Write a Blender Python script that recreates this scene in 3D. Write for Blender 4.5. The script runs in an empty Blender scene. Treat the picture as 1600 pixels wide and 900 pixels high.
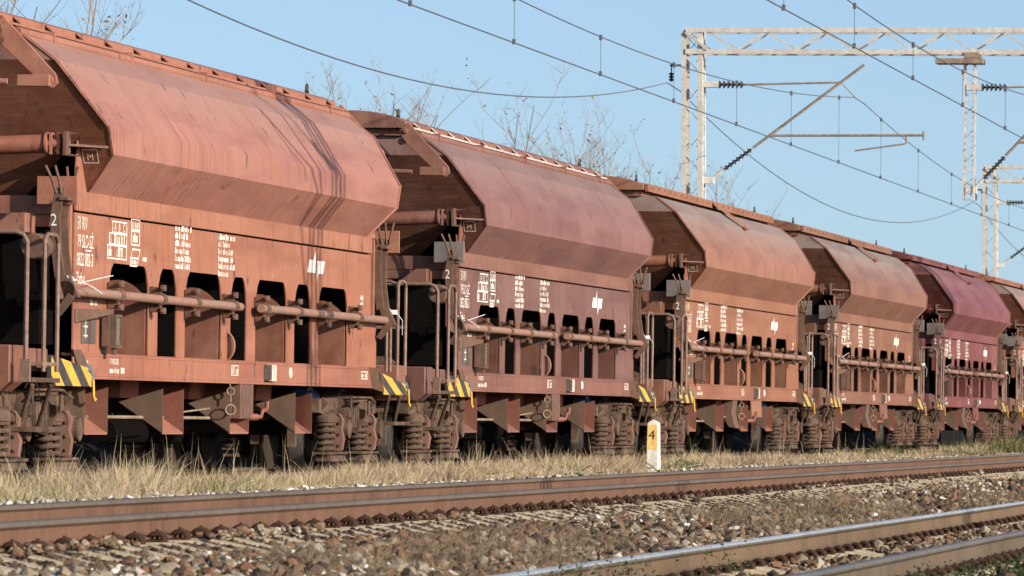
import bpy, bmesh, math, random
import numpy as np
from mathutils import Vector, Matrix, noise as mnoise

random.seed(7)
rng = np.random.default_rng(7)
scene = bpy.context.scene
col = scene.collection
R = math.radians

# ------------------------------------------------------------------ camera frame
F_PX, VX, VY, ROLL, CAM_H = 9500.0, 2430.0, 667.0, R(0.7), 0.64
_c, _s = math.cos(ROLL), math.sin(ROLL)
_u = (VX - 800) * _c + (VY - 450) * _s
_v = -(VX - 800) * _s + (VY - 450) * _c
PITCH = math.atan2(_v, F_PX)
YAW = math.atan2(_u, F_PX * math.cos(PITCH) + _v * math.sin(PITCH))
FWD = Vector((math.cos(PITCH) * math.cos(YAW), math.cos(PITCH) * math.sin(YAW), math.sin(PITCH)))
R0 = Vector((math.sin(YAW), -math.cos(YAW), 0))
U0 = Vector((-math.sin(PITCH) * math.cos(YAW), -math.sin(PITCH) * math.sin(YAW), math.cos(PITCH)))
RT = R0 * _c + U0 * _s
UP = U0 * _c - R0 * _s

# ------------------------------------------------------------------ materials
def new_mat(name):
    m = bpy.data.materials.new(name)
    m.use_nodes = True
    nt = m.node_tree
    for n in list(nt.nodes):
        nt.nodes.remove(n)
    out = nt.nodes.new('ShaderNodeOutputMaterial')
    b = nt.nodes.new('ShaderNodeBsdfPrincipled')
    nt.links.new(b.outputs[0], out.inputs[0])
    return m, nt, b

class NT:
    """small node helper"""
    def __init__(s, nt): s.nt = nt
    def n(s, t, **kw):
        nd = s.nt.nodes.new(t)
        for k, v in kw.items(): setattr(nd, k, v)
        return nd
    def l(s, a, b): s.nt.links.new(a, b)
    def coord(s, kind='Object', scale=(1, 1, 1), loc=(0, 0, 0)):
        if kind == 'Position':
            o = s.n('ShaderNodeNewGeometry').outputs['Position']
        else:
            o = s.n('ShaderNodeTexCoord').outputs[kind]
        mp = s.n('ShaderNodeMapping')
        mp.inputs['Scale'].default_value = scale
        mp.inputs['Location'].default_value = loc
        s.l(o, mp.inputs[0])
        return mp.outputs[0]
    def noise(s, vec, scale=5, detail=4, rough=0.6):
        nd = s.n('ShaderNodeTexNoise')
        nd.inputs['Scale'].default_value = scale
        nd.inputs['Detail'].default_value = detail
        nd.inputs['Roughness'].default_value = rough
        s.l(vec, nd.inputs['Vector'])
        return nd.outputs['Fac']
    def ramp(s, fac, stops, interp='LINEAR'):
        nd = s.n('ShaderNodeValToRGB')
        cr = nd.color_ramp
        cr.interpolation = interp
        while len(cr.elements) < len(stops): cr.elements.new(0.5)
        for e, (p, c) in zip(cr.elements, stops):
            e.position = p
            if not hasattr(c, '__len__'): c = (c, c, c)
            e.color = (*c, 1)
        s.l(fac, nd.inputs[0])
        return nd.outputs[0]
    def mix(s, fac, a, b, mode='MIX'):
        nd = s.n('ShaderNodeMix', data_type='RGBA', blend_type=mode)
        for sock, v in ((nd.inputs[0], fac), (nd.inputs[6], a), (nd.inputs[7], b)):
            if hasattr(v, 'is_output'): s.l(v, sock)
            elif hasattr(v, '__len__'): sock.default_value = (*v[:3], 1)
            else: sock.default_value = v
        return nd.outputs[2]
    def math(s, op, a, b=None):
        nd = s.n('ShaderNodeMath', operation=op)
        for sock, v in ((nd.inputs[0], a), (nd.inputs[1], b)):
            if v is None: continue
            if hasattr(v, 'is_output'): s.l(v, sock)
            else: sock.default_value = v
        return nd.outputs[0]
    def bump(s, h, strength, dist, bsdf):
        nd = s.n('ShaderNodeBump')
        nd.inputs['Strength'].default_value = strength
        nd.inputs['Distance'].default_value = dist
        s.l(h, nd.inputs['Height'])
        s.l(nd.outputs[0], bsdf.inputs['Normal'])

def paint_mat(name, fixed=None, streak=1.0, rough=0.6, tint=None, dust=True):
    """weathered wagon paint; the colour is the object's own colour so every wagon keeps its shade"""
    m, nt, b = new_mat(name)
    h = NT(nt)
    oi = h.n('ShaderNodeObjectInfo')
    base = oi.outputs['Color']
    if tint: base = h.mix(1.0, base, tint, 'MULTIPLY')
    rv = h.n('ShaderNodeVectorMath', operation='ADD')
    comb = h.n('ShaderNodeCombineXYZ')
    h.l(h.math('MULTIPLY', oi.outputs['Random'], 37.0), comb.inputs[0])
    h.l(h.n('ShaderNodeTexCoord').outputs['Object'], rv.inputs[0])
    h.l(comb.outputs[0], rv.inputs[1])
    def mapped(sc):
        mp = h.n('ShaderNodeMapping'); mp.inputs['Scale'].default_value = sc
        h.l(rv.outputs[0], mp.inputs[0]); return mp.outputs[0]
    st = h.noise(mapped((5, .55, .55)), 3.0, 6, .72)          # rain streaks down the sheets
    st2 = h.noise(mapped((17, 1.6, .5)), 2.0, 4, .7)
    bl = h.noise(mapped((.5, .8, .8)), 1.1, 4, .6)            # big faded patches
    fine = h.noise(mapped((1, 1, 1)), 38, 3, .6)
    c = h.mix(h.math('MULTIPLY', h.ramp(st, [(.34, 0), (.7, 1)]),   .62 * streak), base, h.mix(1.0, base, (.50, .46, .48), 'MULTIPLY'))
    c = h.mix(h.math('MULTIPLY', h.ramp(st2, [(.5, 0), (.72, 1)]), .42 * streak), c, h.mix(.5, base, (.36, .25, .20)))
    c = h.mix(h.math('MULTIPLY', h.ramp(bl, [(.4, 0), (.7, 1)]), .42), c, h.mix(.5, base, (.30, .18, .15)))
    c = h.mix(h.math('MULTIPLY', h.ramp(fine, [(.42, 0), (.62, 1)]), .16), c, h.mix(1.0, base, (.6, .55, .55), 'MULTIPLY'))
    # rust chips
    v = h.n('ShaderNodeTexNoise'); v.inputs['Scale'].default_value = 4.2; v.inputs['Detail'].default_value = 7; v.inputs['Roughness'].default_value = .68
    h.l(mapped((1, 1.6, .55)), v.inputs['Vector'])
    c = h.mix(h.ramp(v.outputs['Fac'], [(.615, 0), (.655, .75)]), c, (.045, .02, .016))
    # grey mineral dust lying on the shallow top sheets
    sep = h.n('ShaderNodeSeparateXYZ'); h.l(h.n('ShaderNodeTexCoord').outputs['Object'], sep.inputs[0])
    dz = h.math('MULTIPLY', h.math('SUBTRACT', sep.outputs[2], 3.2), 1.7)
    dd = h.math('ADD', dz, h.math('MULTIPLY', h.math('SUBTRACT', st, .5), .9))
    dm = 0.0 if not dust else h.math('MULTIPLY', h.ramp(dd, [(.0, 0), (.9, 1)]), h.math('SUBTRACT', 1.0, oi.outputs['Alpha']))
    c = h.mix(dm, c, (.19, .165, .145))
    stn = h.noise(mapped((.22, 1.5, 1.7)), 1.7, 5, .65)
    c = h.mix(h.math('MULTIPLY', h.ramp(stn, [(.47, 0), (.64, 1)]), .42), c, h.mix(1.0, base, (.50, .42, .52), 'MULTIPLY'))
    drip = h.noise(mapped((9, .35, .22)), 3.4, 2, .5)
    c = h.mix(h.math('MULTIPLY', h.ramp(drip, [(.62, 0), (.69, 1)]), .5), c, (.05, .028, .026))
    h.l(c, b.inputs['Base Color'])
    b.inputs['Roughness'].default_value = rough
    b.inputs['Specular IOR Level'].default_value = .35
    bn = h.noise(mapped((.9, .9, .9)), 2.2, 3, .5)
    h.bump(h.math('ADD', h.math('MULTIPLY', bn, 1.0), h.math('MULTIPLY', fine, .06)), .35, .03, b)
    return m

def simple_mat(name, colour, rough=.7, metal=0, var=.35, scale=9, spec=.4, dirt=None, bump=.2, stretch=(1, 1, 1), amount=.7):
    colour = tuple(x * .82 for x in colour)
    if dirt: dirt = tuple(x * .78 for x in dirt)
    m, nt, b = new_mat(name)
    h = NT(nt)
    vec = h.coord('Object', stretch)
    f = h.noise(vec, scale, 6, .7)
    f2 = h.noise(vec, scale * .23, 3, .6)
    dark = tuple(x * (1 - var) for x in colour)
    c = h.mix(h.ramp(f, [(.35, 0), (.68, 1)]), colour, dark)
    if dirt:
        c = h.mix(h.math('MULTIPLY', h.ramp(h.math('ADD', h.math('MULTIPLY', f2, .6), h.math('MULTIPLY', f, .4)), [(.42, 0), (.62, 1)]), amount), c, dirt)
    h.l(c, b.inputs['Base Color'])
    b.inputs['Roughness'].default_value = rough
    b.inputs['Metallic'].default_value = metal
    b.inputs['Specular IOR Level'].default_value = spec
    if bump: h.bump(f, bump, .01, b)
    return m

MT = {}
MT['paint'] = paint_mat('wagon_paint')
MT['endshade'] = paint_mat('wagon_end_shade_paint', tint=(.60, .50, .36), dust=False)  # end plates: wagon paint darkened, their shade mixed into the colour
MT['deep_shade'] = simple_mat('deep_shade_black', (.006, .0045, .004), .95, var=.4, spec=.05)  # near-black colour, deep shade of recesses and underframe painted in
MT['bogie'] = simple_mat('dusty_bogie_iron', (.16, .100, .068), .85, var=.55, scale=7, dirt=(.032, .021, .016), spec=.2, bump=.5)
MT['bogie_red'] = simple_mat('bogie_red_oxide', (.22, .115, .085), .8, var=.3, scale=8, dirt=(.13, .07, .05), spec=.2)
MT['wheel'] = simple_mat('wheel_iron', (.05, .036, .027), .8, var=.4, scale=6, dirt=(.03, .023, .018), spec=.2)
MT['tread'] = simple_mat('wheel_tread', (.35, .33, .31), .4, metal=.8, var=.3)
MT['chute'] = simple_mat('dusty_chute_plate', (.17, .105, .07), .85, var=.35, scale=5, dirt=(.11, .07, .05), spec=.2)
MT['chute_in'] = simple_mat('chute_inside_red', (.21, .072, .05), .8, var=.35, scale=9, dirt=(.17, .085, .06), spec=.2)
MT['pipe'] = simple_mat('shaft_paint', (.33, .165, .115), .6, var=.3, scale=12, dirt=(.22, .17, .13), stretch=(.6, 2, 2))
MT['lever'] = simple_mat('lever_iron', (.17, .085, .055), .7, var=.4, scale=10, dirt=(.09, .055, .038))
MT['rail_tube'] = simple_mat('handrail_iron', (.25, .15, .11), .6, var=.3, scale=20, dirt=(.12, .06, .04))
MT['white'] = simple_mat('lettering_white', (.78, .74, .67), .7, var=.22, scale=24, bump=0)
def worn_white():
    m, nt, b = new_mat('worn_lettering')
    h = NT(nt); v = h.coord('Object', (1, 1, .6))
    f = h.noise(v, 26, 5, .75); f2 = h.noise(v, 2.5, 3, .6)
    c = h.mix(h.ramp(h.math('ADD', h.math('MULTIPLY', f, .7), h.math('MULTIPLY', f2, .3)), [(.50, 0), (.64, .75)]), (.70, .66, .57), h.mix(1.0, h.n('ShaderNodeObjectInfo').outputs['Color'], (1.1, 1.1, 1.1), 'MULTIPLY'))
    h.l(c, b.inputs['Base Color']); b.inputs['Roughness'].default_value = .75
    return m
MT['letter'] = worn_white()
MT['zip'] = simple_mat('zip_tie_plastic', (.82, .82, .82), .4, var=.05, bump=0)
MT['yellow'] = simple_mat('hazard_yellow', (.72, .42, .05), .6, var=.25, scale=14, dirt=(.50, .27, .05))
MT['black'] = simple_mat('hazard_black', (.035, .033, .035), .6, var=.3, scale=14, dirt=(.09, .075, .065))
MT['greypl'] = simple_mat('grey_plate', (.13, .115, .10), .7, var=.3, dirt=(.08, .05, .04))
MT['bluegrey'] = simple_mat('blue_grey_steel', (.16, .20, .24), .6, var=.3)
MT['blue'] = simple_mat('blue_tank', (.02, .05, .22), .5, var=.3)
MT['paper'] = simple_mat('paper_label', (.72, .68, .60), .8, var=.5, scale=30, dirt=(.45, .30, .22), bump=0)
MT['glass'] = simple_mat('dirty_glass', (.16, .15, .10), .25, var=.4, scale=30)
MT['galv'] = simple_mat('galvanised_steel', (.62, .60, .56), .6, var=.25, scale=10, dirt=(.42, .36, .30), amount=.5)
MT['galvdark'] = simple_mat('weathered_tube', (.36, .27, .19), .6, var=.4, scale=14, dirt=(.18, .12, .09))
MT['wire'] = simple_mat('overhead_wire', (.11, .11, .12), .5, var=.2, bump=0)
MT['porcelain'] = simple_mat('insulator_glaze', (.03, .025, .023), .65, var=.3, spec=.15)
MT['postwhite'] = simple_mat('milepost_limewash', (.80, .77, .68), .85, var=.25, scale=16, dirt=(.55, .47, .35), amount=.5, bump=.4)
MT['postyellow'] = simple_mat('milepost_yellow', (.95, .66, .23), .8, var=.2, scale=10, dirt=(.62, .31, .10), stretch=(4, 4, 1.1))
MT['blackpaint'] = simple_mat('numeral_black', (.03, .025, .02), .7, var=.2, bump=0)
MT['red'] = simple_mat('red_iron', (.24, .085, .055), .6, var=.3)

def rail_mat(name, head, web, top, top_rough, top_metal):
    ms = []
    for nm, c, rgh, me, stain in (('web', web, .85, 0, 1), ('head', head, .6, .0, 1), ('top', top, top_rough, top_metal, 0)):
        m, nt, b = new_mat(name + '_' + nm)
        h = NT(nt)
        vec = h.coord('Object', (1.4, 1, .25))
        f = h.noise(vec, 2.2, 5, .7)
        f2 = h.noise(h.coord('Object', (7, .8, .5)), 3, 5, .72)
        f3 = h.noise(h.coord('Object', (.35, 1, 1)), 1.5, 3, .6)
        cc = h.mix(h.math('MULTIPLY', h.ramp(f, [(.45, 0), (.68, 1)]), .75 if stain else .3), c, tuple(x * .42 for x in c))
        cc = h.mix(h.math('MULTIPLY', h.ramp(f2, [(.42, 0), (.66, 1)]), .6), cc, tuple(x * .42 for x in c))
        cc = h.mix(h.math('MULTIPLY', h.ramp(f3, [(.4, 0), (.65, 1)]), .4), cc, tuple(min(1, x * 1.35) for x in c))
        h.l(cc, b.inputs['Base Color'])
        b.inputs['Roughness'].default_value = rgh
        b.inputs['Metallic'].default_value = me
        b.inputs['Specular IOR Level'].default_value = .3
        h.bump(f2, .25, .01, b)
        ms.append(m)
    return ms
RAIL_RUSTY = rail_mat('rusty_rail', (.105, .08, .06), (.112, .057, .034), (.09, .07, .055), .55, .0)
RAIL_BRIGHT = rail_mat('bright_rail', (.095, .08, .06), (.12, .078, .045), (.88, .80, .70), .38, .9)
RAIL_DULL = rail_mat('dull_rail', (.085, .075, .062), (.095, .068, .044), (.10, .09, .08), .5, .0)

def island_mat(name, stops, noise_scale=None, shift=.5, rough=.9, spec=.2, trans=0, pos_scale=(1, 1, 1), lo=.35, hi=.7):
    """colour picked per stone / blade / leaf, drifting in patches over the ground"""
    m, nt, b = new_mat(name)
    h = NT(nt)
    g = h.n('ShaderNodeNewGeometry')
    f = g.outputs['Random Per Island']
    if noise_scale:
        nz = h.ramp(h.noise(h.coord('Position', pos_scale), noise_scale, 3, .55), [(lo, 0), (hi, 1)])
        f = h.math('ADD', h.math('MULTIPLY', f, 1 - shift), h.math('MULTIPLY', nz, shift))
        if name == 'dry_grass':   # the near end of the verge is greener
            sp = h.n('ShaderNodeSeparateXYZ'); h.l(g.outputs['Position'], sp.inputs[0])
            f = h.math('ADD', f, h.math('MULTIPLY', h.ramp(h.math('MULTIPLY', h.math('SUBTRACT', 54.0, sp.outputs[0]), .12), [(0, 0), (1, 1)]), .24))
    stops = [(p_, tuple(x * .8 for x in c_)) for p_, c_ in stops]
    c = h.ramp(f, stops)
    h.l(c, b.inputs['Base Color'])
    b.inputs['Roughness'].default_value = rough
    b.inputs['Specular IOR Level'].default_value = spec
    if trans:
        b.inputs['Transmission Weight'].default_value = 0
        b.inputs['Subsurface Weight'].default_value = 0
    return m
MT['stone'] = island_mat('ballast_stone', [(0, (.035, .027, .021)), (.25, (.075, .052, .036)), (.42, (.15, .10, .062)), (.52, (.17, .085, .048)),
                                            (.62, (.19, .145, .095)), (.76, (.27, .22, .155)), (.90, (.42, .37, .30)), (1, (.60, .56, .49))], .9, .42, pos_scale=(.6, 1, 1))
MT['stone_dark'] = island_mat('dark_ballast', [(0, (.025, .018, .014)), (.6, (.085, .055, .036)), (.85, (.16, .10, .065)), (1, (.30, .25, .19))])
MT['stone_white'] = island_mat('white_ballast', [(0, (.10, .075, .05)), (.4, (.30, .255, .19)), (.8, (.50, .46, .39)), (1, (.80, .77, .70))])
MT['grass'] = island_mat('dry_grass', [(0, (.20, .14, .085)), (.18, (.44, .33, .21)), (.38, (.55, .435, .29)), (.55, (.46, .37, .235)), (.66, (.36, .32, .16)), (.78, (.19, .22, .065)), (1, (.11, .17, .035))], .42, .55, pos_scale=(1, 1.2, 1), lo=.46, hi=.70)
MT['scrub'] = island_mat('dry_scrub', [(0, (.10, .07, .045)), (.4, (.20, .15, .095)), (.8, (.30, .235, .15)), (1, (.15, .135, .06))], .8, .35)
MT['leaf'] = island_mat('weed_leaf', [(0, (.010, .018, .007)), (.5, (.026, .046, .013)), (.85, (.075, .10, .024)), (1, (.20, .14, .05))], .8, .3, rough=.6)
MT['verge'] = island_mat('green_verge_leaf', [(0, (.035, .04, .014)), (.5, (.085, .09, .03)), (.8, (.15, .13, .05)), (1, (.28, .20, .10))], .6, .3)
MT['treeleaf'] = island_mat('autumn_leaf', [(0, (.16, .09, .045)), (.5, (.24, .15, .07)), (1, (.14, .16, .05))])
MT['bark'] = simple_mat('twig_bark', (.25, .205, .17), .9, var=.4, scale=12)
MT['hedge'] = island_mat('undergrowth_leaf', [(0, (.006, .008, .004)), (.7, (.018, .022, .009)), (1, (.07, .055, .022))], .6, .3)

def ground_mat():
    m, nt, b = new_mat('trackside_soil')
    h = NT(nt)
    p = h.coord('Position')
    f = h.noise(p, 14, 6, .75)
    f2 = h.noise(p, 1.1, 4, .6)
    c = h.ramp(f, [(.3, (.022, .016, .012)), (.5, (.072, .049, .032)), (.66, (.14, .10, .068)), (.8, (.25, .21, .155))])
    c = h.mix(h.ramp(f2, [(.45, 0), (.7, .6)]), c, (.10, .075, .045))
    sep = h.n('ShaderNodeSeparateXYZ'); h.l(h.n('ShaderNodeNewGeometry').outputs['Position'], sep.inputs[0])
    c = h.mix(h.ramp(h.math('MULTIPLY', h.math('SUBTRACT', sep.outputs[1], 12.6), .8), [(0, 0), (1, 1)]), c, (.010, .008, .006))  # near-black under and behind the train, its shade painted into the soil
    c = h.mix(h.ramp(h.math('MULTIPLY', h.math('SUBTRACT', 4.3, sep.outputs[1]), 2.0), [(.2, 0), (.7, .85)]), c, (.022, .017, .011))  # darker band nearest the camera, shade painted into the soil
    fld = h.ramp(h.noise(p, .8, 6, .7), [(.35, (.075, .075, .03)), (.55, (.15, .125, .065)), (.7, (.21, .17, .10))])
    far = h.math('MAXIMUM', h.ramp(h.math('MULTIPLY', h.math('SUBTRACT', sep.outputs[1], 20.5), .25), [(0, 0), (1, 1)]), h.ramp(h.math('MULTIPLY', h.math('SUBTRACT', 2.4, sep.outputs[1]), .8), [(0, 0), (1, 1)]))
    c = h.mix(far, c, fld)
    h.l(c, b.inputs['Base Color'])
    b.inputs['Roughness'].default_value = .95
    b.inputs['Specular IOR Level'].default_value = .1
    h.bump(f, .8, .05, b)
    return m
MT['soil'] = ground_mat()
MT['concrete'] = simple_mat('sleeper_concrete', (.50, .41, .28), .9, var=.4, scale=11, dirt=(.34, .25, .16), bump=.4)
MT['clip'] = simple_mat('rusty_clip', (.06, .030, .020), .85, var=.4, scale=20, spec=.15)

# ------------------------------------------------------------------ mesh builder
class MB:
    def __init__(s): s.v, s.f, s.m = [], [], []
    def add(s, vs, fs, m=0):
        o = len(s.v)
        s.v.extend([tuple(p) for p in vs])
        s.f.extend([tuple(i + o for i in f) for f in fs])
        s.m.extend([m] * len(fs))
        return s
    def box(s, x0, x1, y0, y1, z0, z1, m=0):
        v = [(x, y, z) for x in (x0, x1) for y in (y0, y1) for z in (z0, z1)]
        return s.add(v, [(0, 1, 3, 2), (4, 6, 7, 5), (0, 4, 5, 1), (2, 3, 7, 6), (0, 2, 6, 4), (1, 5, 7, 3)], m)
    def prism(s, pts, vec, m=0):
        n = len(pts); vec = Vector(vec)
        v = [Vector(p) for p in pts] + [Vector(p) + vec for p in pts]
        f = [tuple(range(n - 1, -1, -1)), tuple(range(n, 2 * n))] + [(i, (i + 1) % n, n + (i + 1) % n, n + i) for i in range(n)]
        return s.add(v, f, m)
    def cyl(s, p, q, r, n=12, r2=None, m=0, caps=True):
        p, q = Vector(p), Vector(q)
        d = (q - p).normalized()
        a = d.orthogonal().normalized(); b = d.cross(a)
        r2 = r if r2 is None else r2
        vs = []
        for c, rr in ((p, r), (q, r2)):
            for i in range(n):
                t = 2 * math.pi * i / n
                vs.append(c + a * (rr * math.cos(t)) + b * (rr * math.sin(t)))
        f = [(i, (i + 1) % n, n + (i + 1) % n, n + i) for i in range(n)]
        if caps: f += [tuple(range(n - 1, -1, -1)), tuple(range(n, 2 * n))]
        return s.add(vs, f, m)
    def tube(s, pts, r, n=8, m=0, radii=None):
        P = [Vector(p) for p in pts]
        k = len(P)
        d0 = (P[1] - P[0]).normalized()
        a = d0.orthogonal().normalized()
        vs = []
        for i in range(k):
            d = (P[min(i + 1, k - 1)] - P[max(i - 1, 0)]).normalized()
            a = (a - d * a.dot(d))
            a = a.normalized() if a.length > 1e-6 else d.orthogonal().normalized()
            b = d.cross(a)
            rr = radii[i] if radii else r
            for j in range(n):
                t = 2 * math.pi * j / n
                vs.append(P[i] + a * (rr * math.cos(t)) + b * (rr * math.sin(t)))
        f = []
        for i in range(k - 1):
            for j in range(n):
                j2 = (j + 1) % n
                f.append((i * n + j, i * n + j2, (i + 1) * n + j2, (i + 1) * n + j))
        f += [tuple(range(n - 1, -1, -1)), tuple(range((k - 1) * n, k * n))]
        return s.add(vs, f, m)
    def ring(s, c, axis, RR, r, n=20, k=6, m=0, a0=0, a1=2 * math.pi, ref=None):
        c, axis = Vector(c), Vector(axis).normalized()
        a = Vector(ref).normalized() if ref else axis.orthogonal().normalized()
        b = axis.cross(a)
        full = abs(a1 - a0) > 6.28
        cnt = n if full else n + 1
        vs = []
        for i in range(cnt):
            t = a0 + (a1 - a0) * i / n
            d = a * math.cos(t) + b * math.sin(t)
            for j in range(k):
                q = 2 * math.pi * j / k
                vs.append(c + d * (RR + r * math.cos(q)) + axis * (r * math.sin(q)))
        f = []
        for i in range(n):
            i2 = (i + 1) % cnt
            for j in range(k):
                j2 = (j + 1) % k
                f.append((i * k + j, i2 * k + j, i2 * k + j2, i * k + j2))
        return s.add(vs, f, m)
    def mesh(s, name, mats, smooth=True):
        me = bpy.data.meshes.new(name)
        me.from_pydata(s.v, [], s.f)
        for m in mats: me.materials.append(m)
        me.polygons.foreach_set('material_index', s.m)
        bm = bmesh.new(); bm.from_mesh(me)
        bmesh.ops.recalc_face_normals(bm, faces=bm.faces)
        bm.to_mesh(me); bm.free()
        if smooth:
            me.shade_smooth(); me.set_sharp_from_angle(angle=R(32))
        me.update()
        return me
    def build(s, name, mats, parent=None, bevel=0, smooth=True):
        if not isinstance(mats, (list, tuple)): mats = [mats]
        o = bpy.data.objects.new(name, s.mesh(name, mats, smooth))
        col.objects.link(o)
        if parent: o.parent = parent
        if bevel:
            b = o.modifiers.new('bevel', 'BEVEL'); b.width = bevel; b.segments = 2; b.limit_method = 'ANGLE'; b.angle_limit = R(40)
        return o

def tag(o, label=None, cat=None, group=None, kind=None):
    if label: o['label'] = label
    if cat: o['category'] = cat
    if group: o['group'] = group
    if kind: o['kind'] = kind
    return o
def empty(name, loc=(0, 0, 0)):
    o = bpy.data.objects.new(name, None); o.location = loc; o.empty_display_size = .3
    col.objects.link(o); return o
def copy_tree(o, parent=None):
    c = o.copy(); col.objects.link(c)
    if parent: c.parent = parent
    for ch in list(o.children): copy_tree(ch, c)
    return c
def recolour(o, rgb, dust):
    nm = o.name.split('.')[0]
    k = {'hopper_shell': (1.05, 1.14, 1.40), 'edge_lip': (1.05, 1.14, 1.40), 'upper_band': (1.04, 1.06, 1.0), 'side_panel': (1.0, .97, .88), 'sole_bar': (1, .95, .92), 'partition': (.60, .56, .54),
         'headstock': (.66, .66, .68), 'end_beam': (.72, .72, .72), 'platform': (.6, .6, .6)}.get(nm, (1, 1, 1))  # headstock, end beam, platform darkened: shade of the wagon gaps in the colour
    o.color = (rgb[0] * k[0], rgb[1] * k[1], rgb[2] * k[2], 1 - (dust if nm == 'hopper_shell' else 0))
    for ch in o.children: recolour(ch, rgb, dust)
def bulk(name, verts, faces_idx, loops_per, mat, smooth=False):
    """big numpy mesh: verts (N,3), faces (M,k)"""
    me = bpy.data.meshes.new(name)
    M, k = faces_idx.shape
    me.vertices.add(len(verts)); me.loops.add(M * k); me.polygons.add(M)
    me.vertices.foreach_set('co', verts.astype(np.float32).ravel())
    me.loops.foreach_set('vertex_index', faces_idx.astype(np.int32).ravel())
    me.polygons.foreach_set('loop_start', np.arange(0, M * k, k, dtype=np.int32))
    me.materials.append(mat)
    me.update(calc_edges=True); me.validate()
    if smooth: me.shade_smooth()
    else: me.shade_flat()
    o = bpy.data.objects.new(name, me); col.objects.link(o)
    return o

def text_mesh(lines, size, sx, mb, place, m=0):
    """lettering: lines = [(string, x, z)], each glyph outline laid on the plane given by place(tx, ty)"""
    for s_, x, z in lines:
        cu = bpy.data.curves.new('glyphs', 'FONT'); cu.body = s_; cu.size = size; cu.resolution_u = 3
        ob = bpy.data.objects.new('glyphs', cu); col.objects.link(ob)
        dg = bpy.context.evaluated_depsgraph_get(); dg.update()
        me = bpy.data.meshes.new_from_object(ob.evaluated_get(dg))
        vs = [place(x + v.co.x * sx, z + v.co.y) for v in me.vertices]
        mb.add(vs, [tuple(p.vertices) for p in me.polygons], m)
        bpy.data.objects.remove(ob); bpy.data.curves.remove(cu); bpy.data.meshes.remove(me)

def plate2d(outer, holes, place, thick, mb, m=0):
    """flat plate with holes; place(a, b, depth) -> 3d"""
    cu = bpy.data.curves.new('plate', 'CURVE'); cu.dimensions = '2D'; cu.fill_mode = 'BOTH'; cu.extrude = thick / 2
    for ring in [outer] + holes:
        sp = cu.splines.new('POLY'); sp.points.add(len(ring) - 1)
        for p, q in zip(sp.points, ring): p.co = (q[0], q[1], 0, 1)
        sp.use_cyclic_u = True
    ob = bpy.data.objects.new('plate', cu); col.objects.link(ob)
    dg = bpy.context.evaluated_depsgraph_get(); dg.update()
    me = bpy.data.meshes.new_from_object(ob.evaluated_get(dg))
    mb.add([place(v.co.x, v.co.y, v.co.z) for v in me.vertices], [tuple(p.vertices) for p in me.polygons], m)
    bpy.data.objects.remove(ob); bpy.data.curves.remove(cu); bpy.data.meshes.remove(me)

# ------------------------------------------------------------------ the wagons
PITCH_L, Y0, X1 = 18.95, 14.0, 58.7
P = MT['paint']
WIDE = [(-5.6, -4.02), (-2.5, -.91), (.66, 2.18), (3.78, 5.35)]
NARROW = [(-3.65, -2.86), (-.5, .24), (2.56, 3.38)]
def xe(z): return 7.24 - .73 * (3.68 - z) if z < 3.68 else 7.24
WH = [0]

def window_ring(a, b, wide):
    z0, z1, c = 1.137, 1.955, (.21 if wide else .22)
    return [(a, z0), (a, 1.70), (a + .03, 1.80), (a + c * .45, 1.895), (a + c * .8, 1.945), (a + c, z1), (b - c, z1), (b - c * .8, 1.945), (b - c * .45, 1.895), (b - .03, 1.80), (b, 1.70), (b, z0)][::-1]

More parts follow.
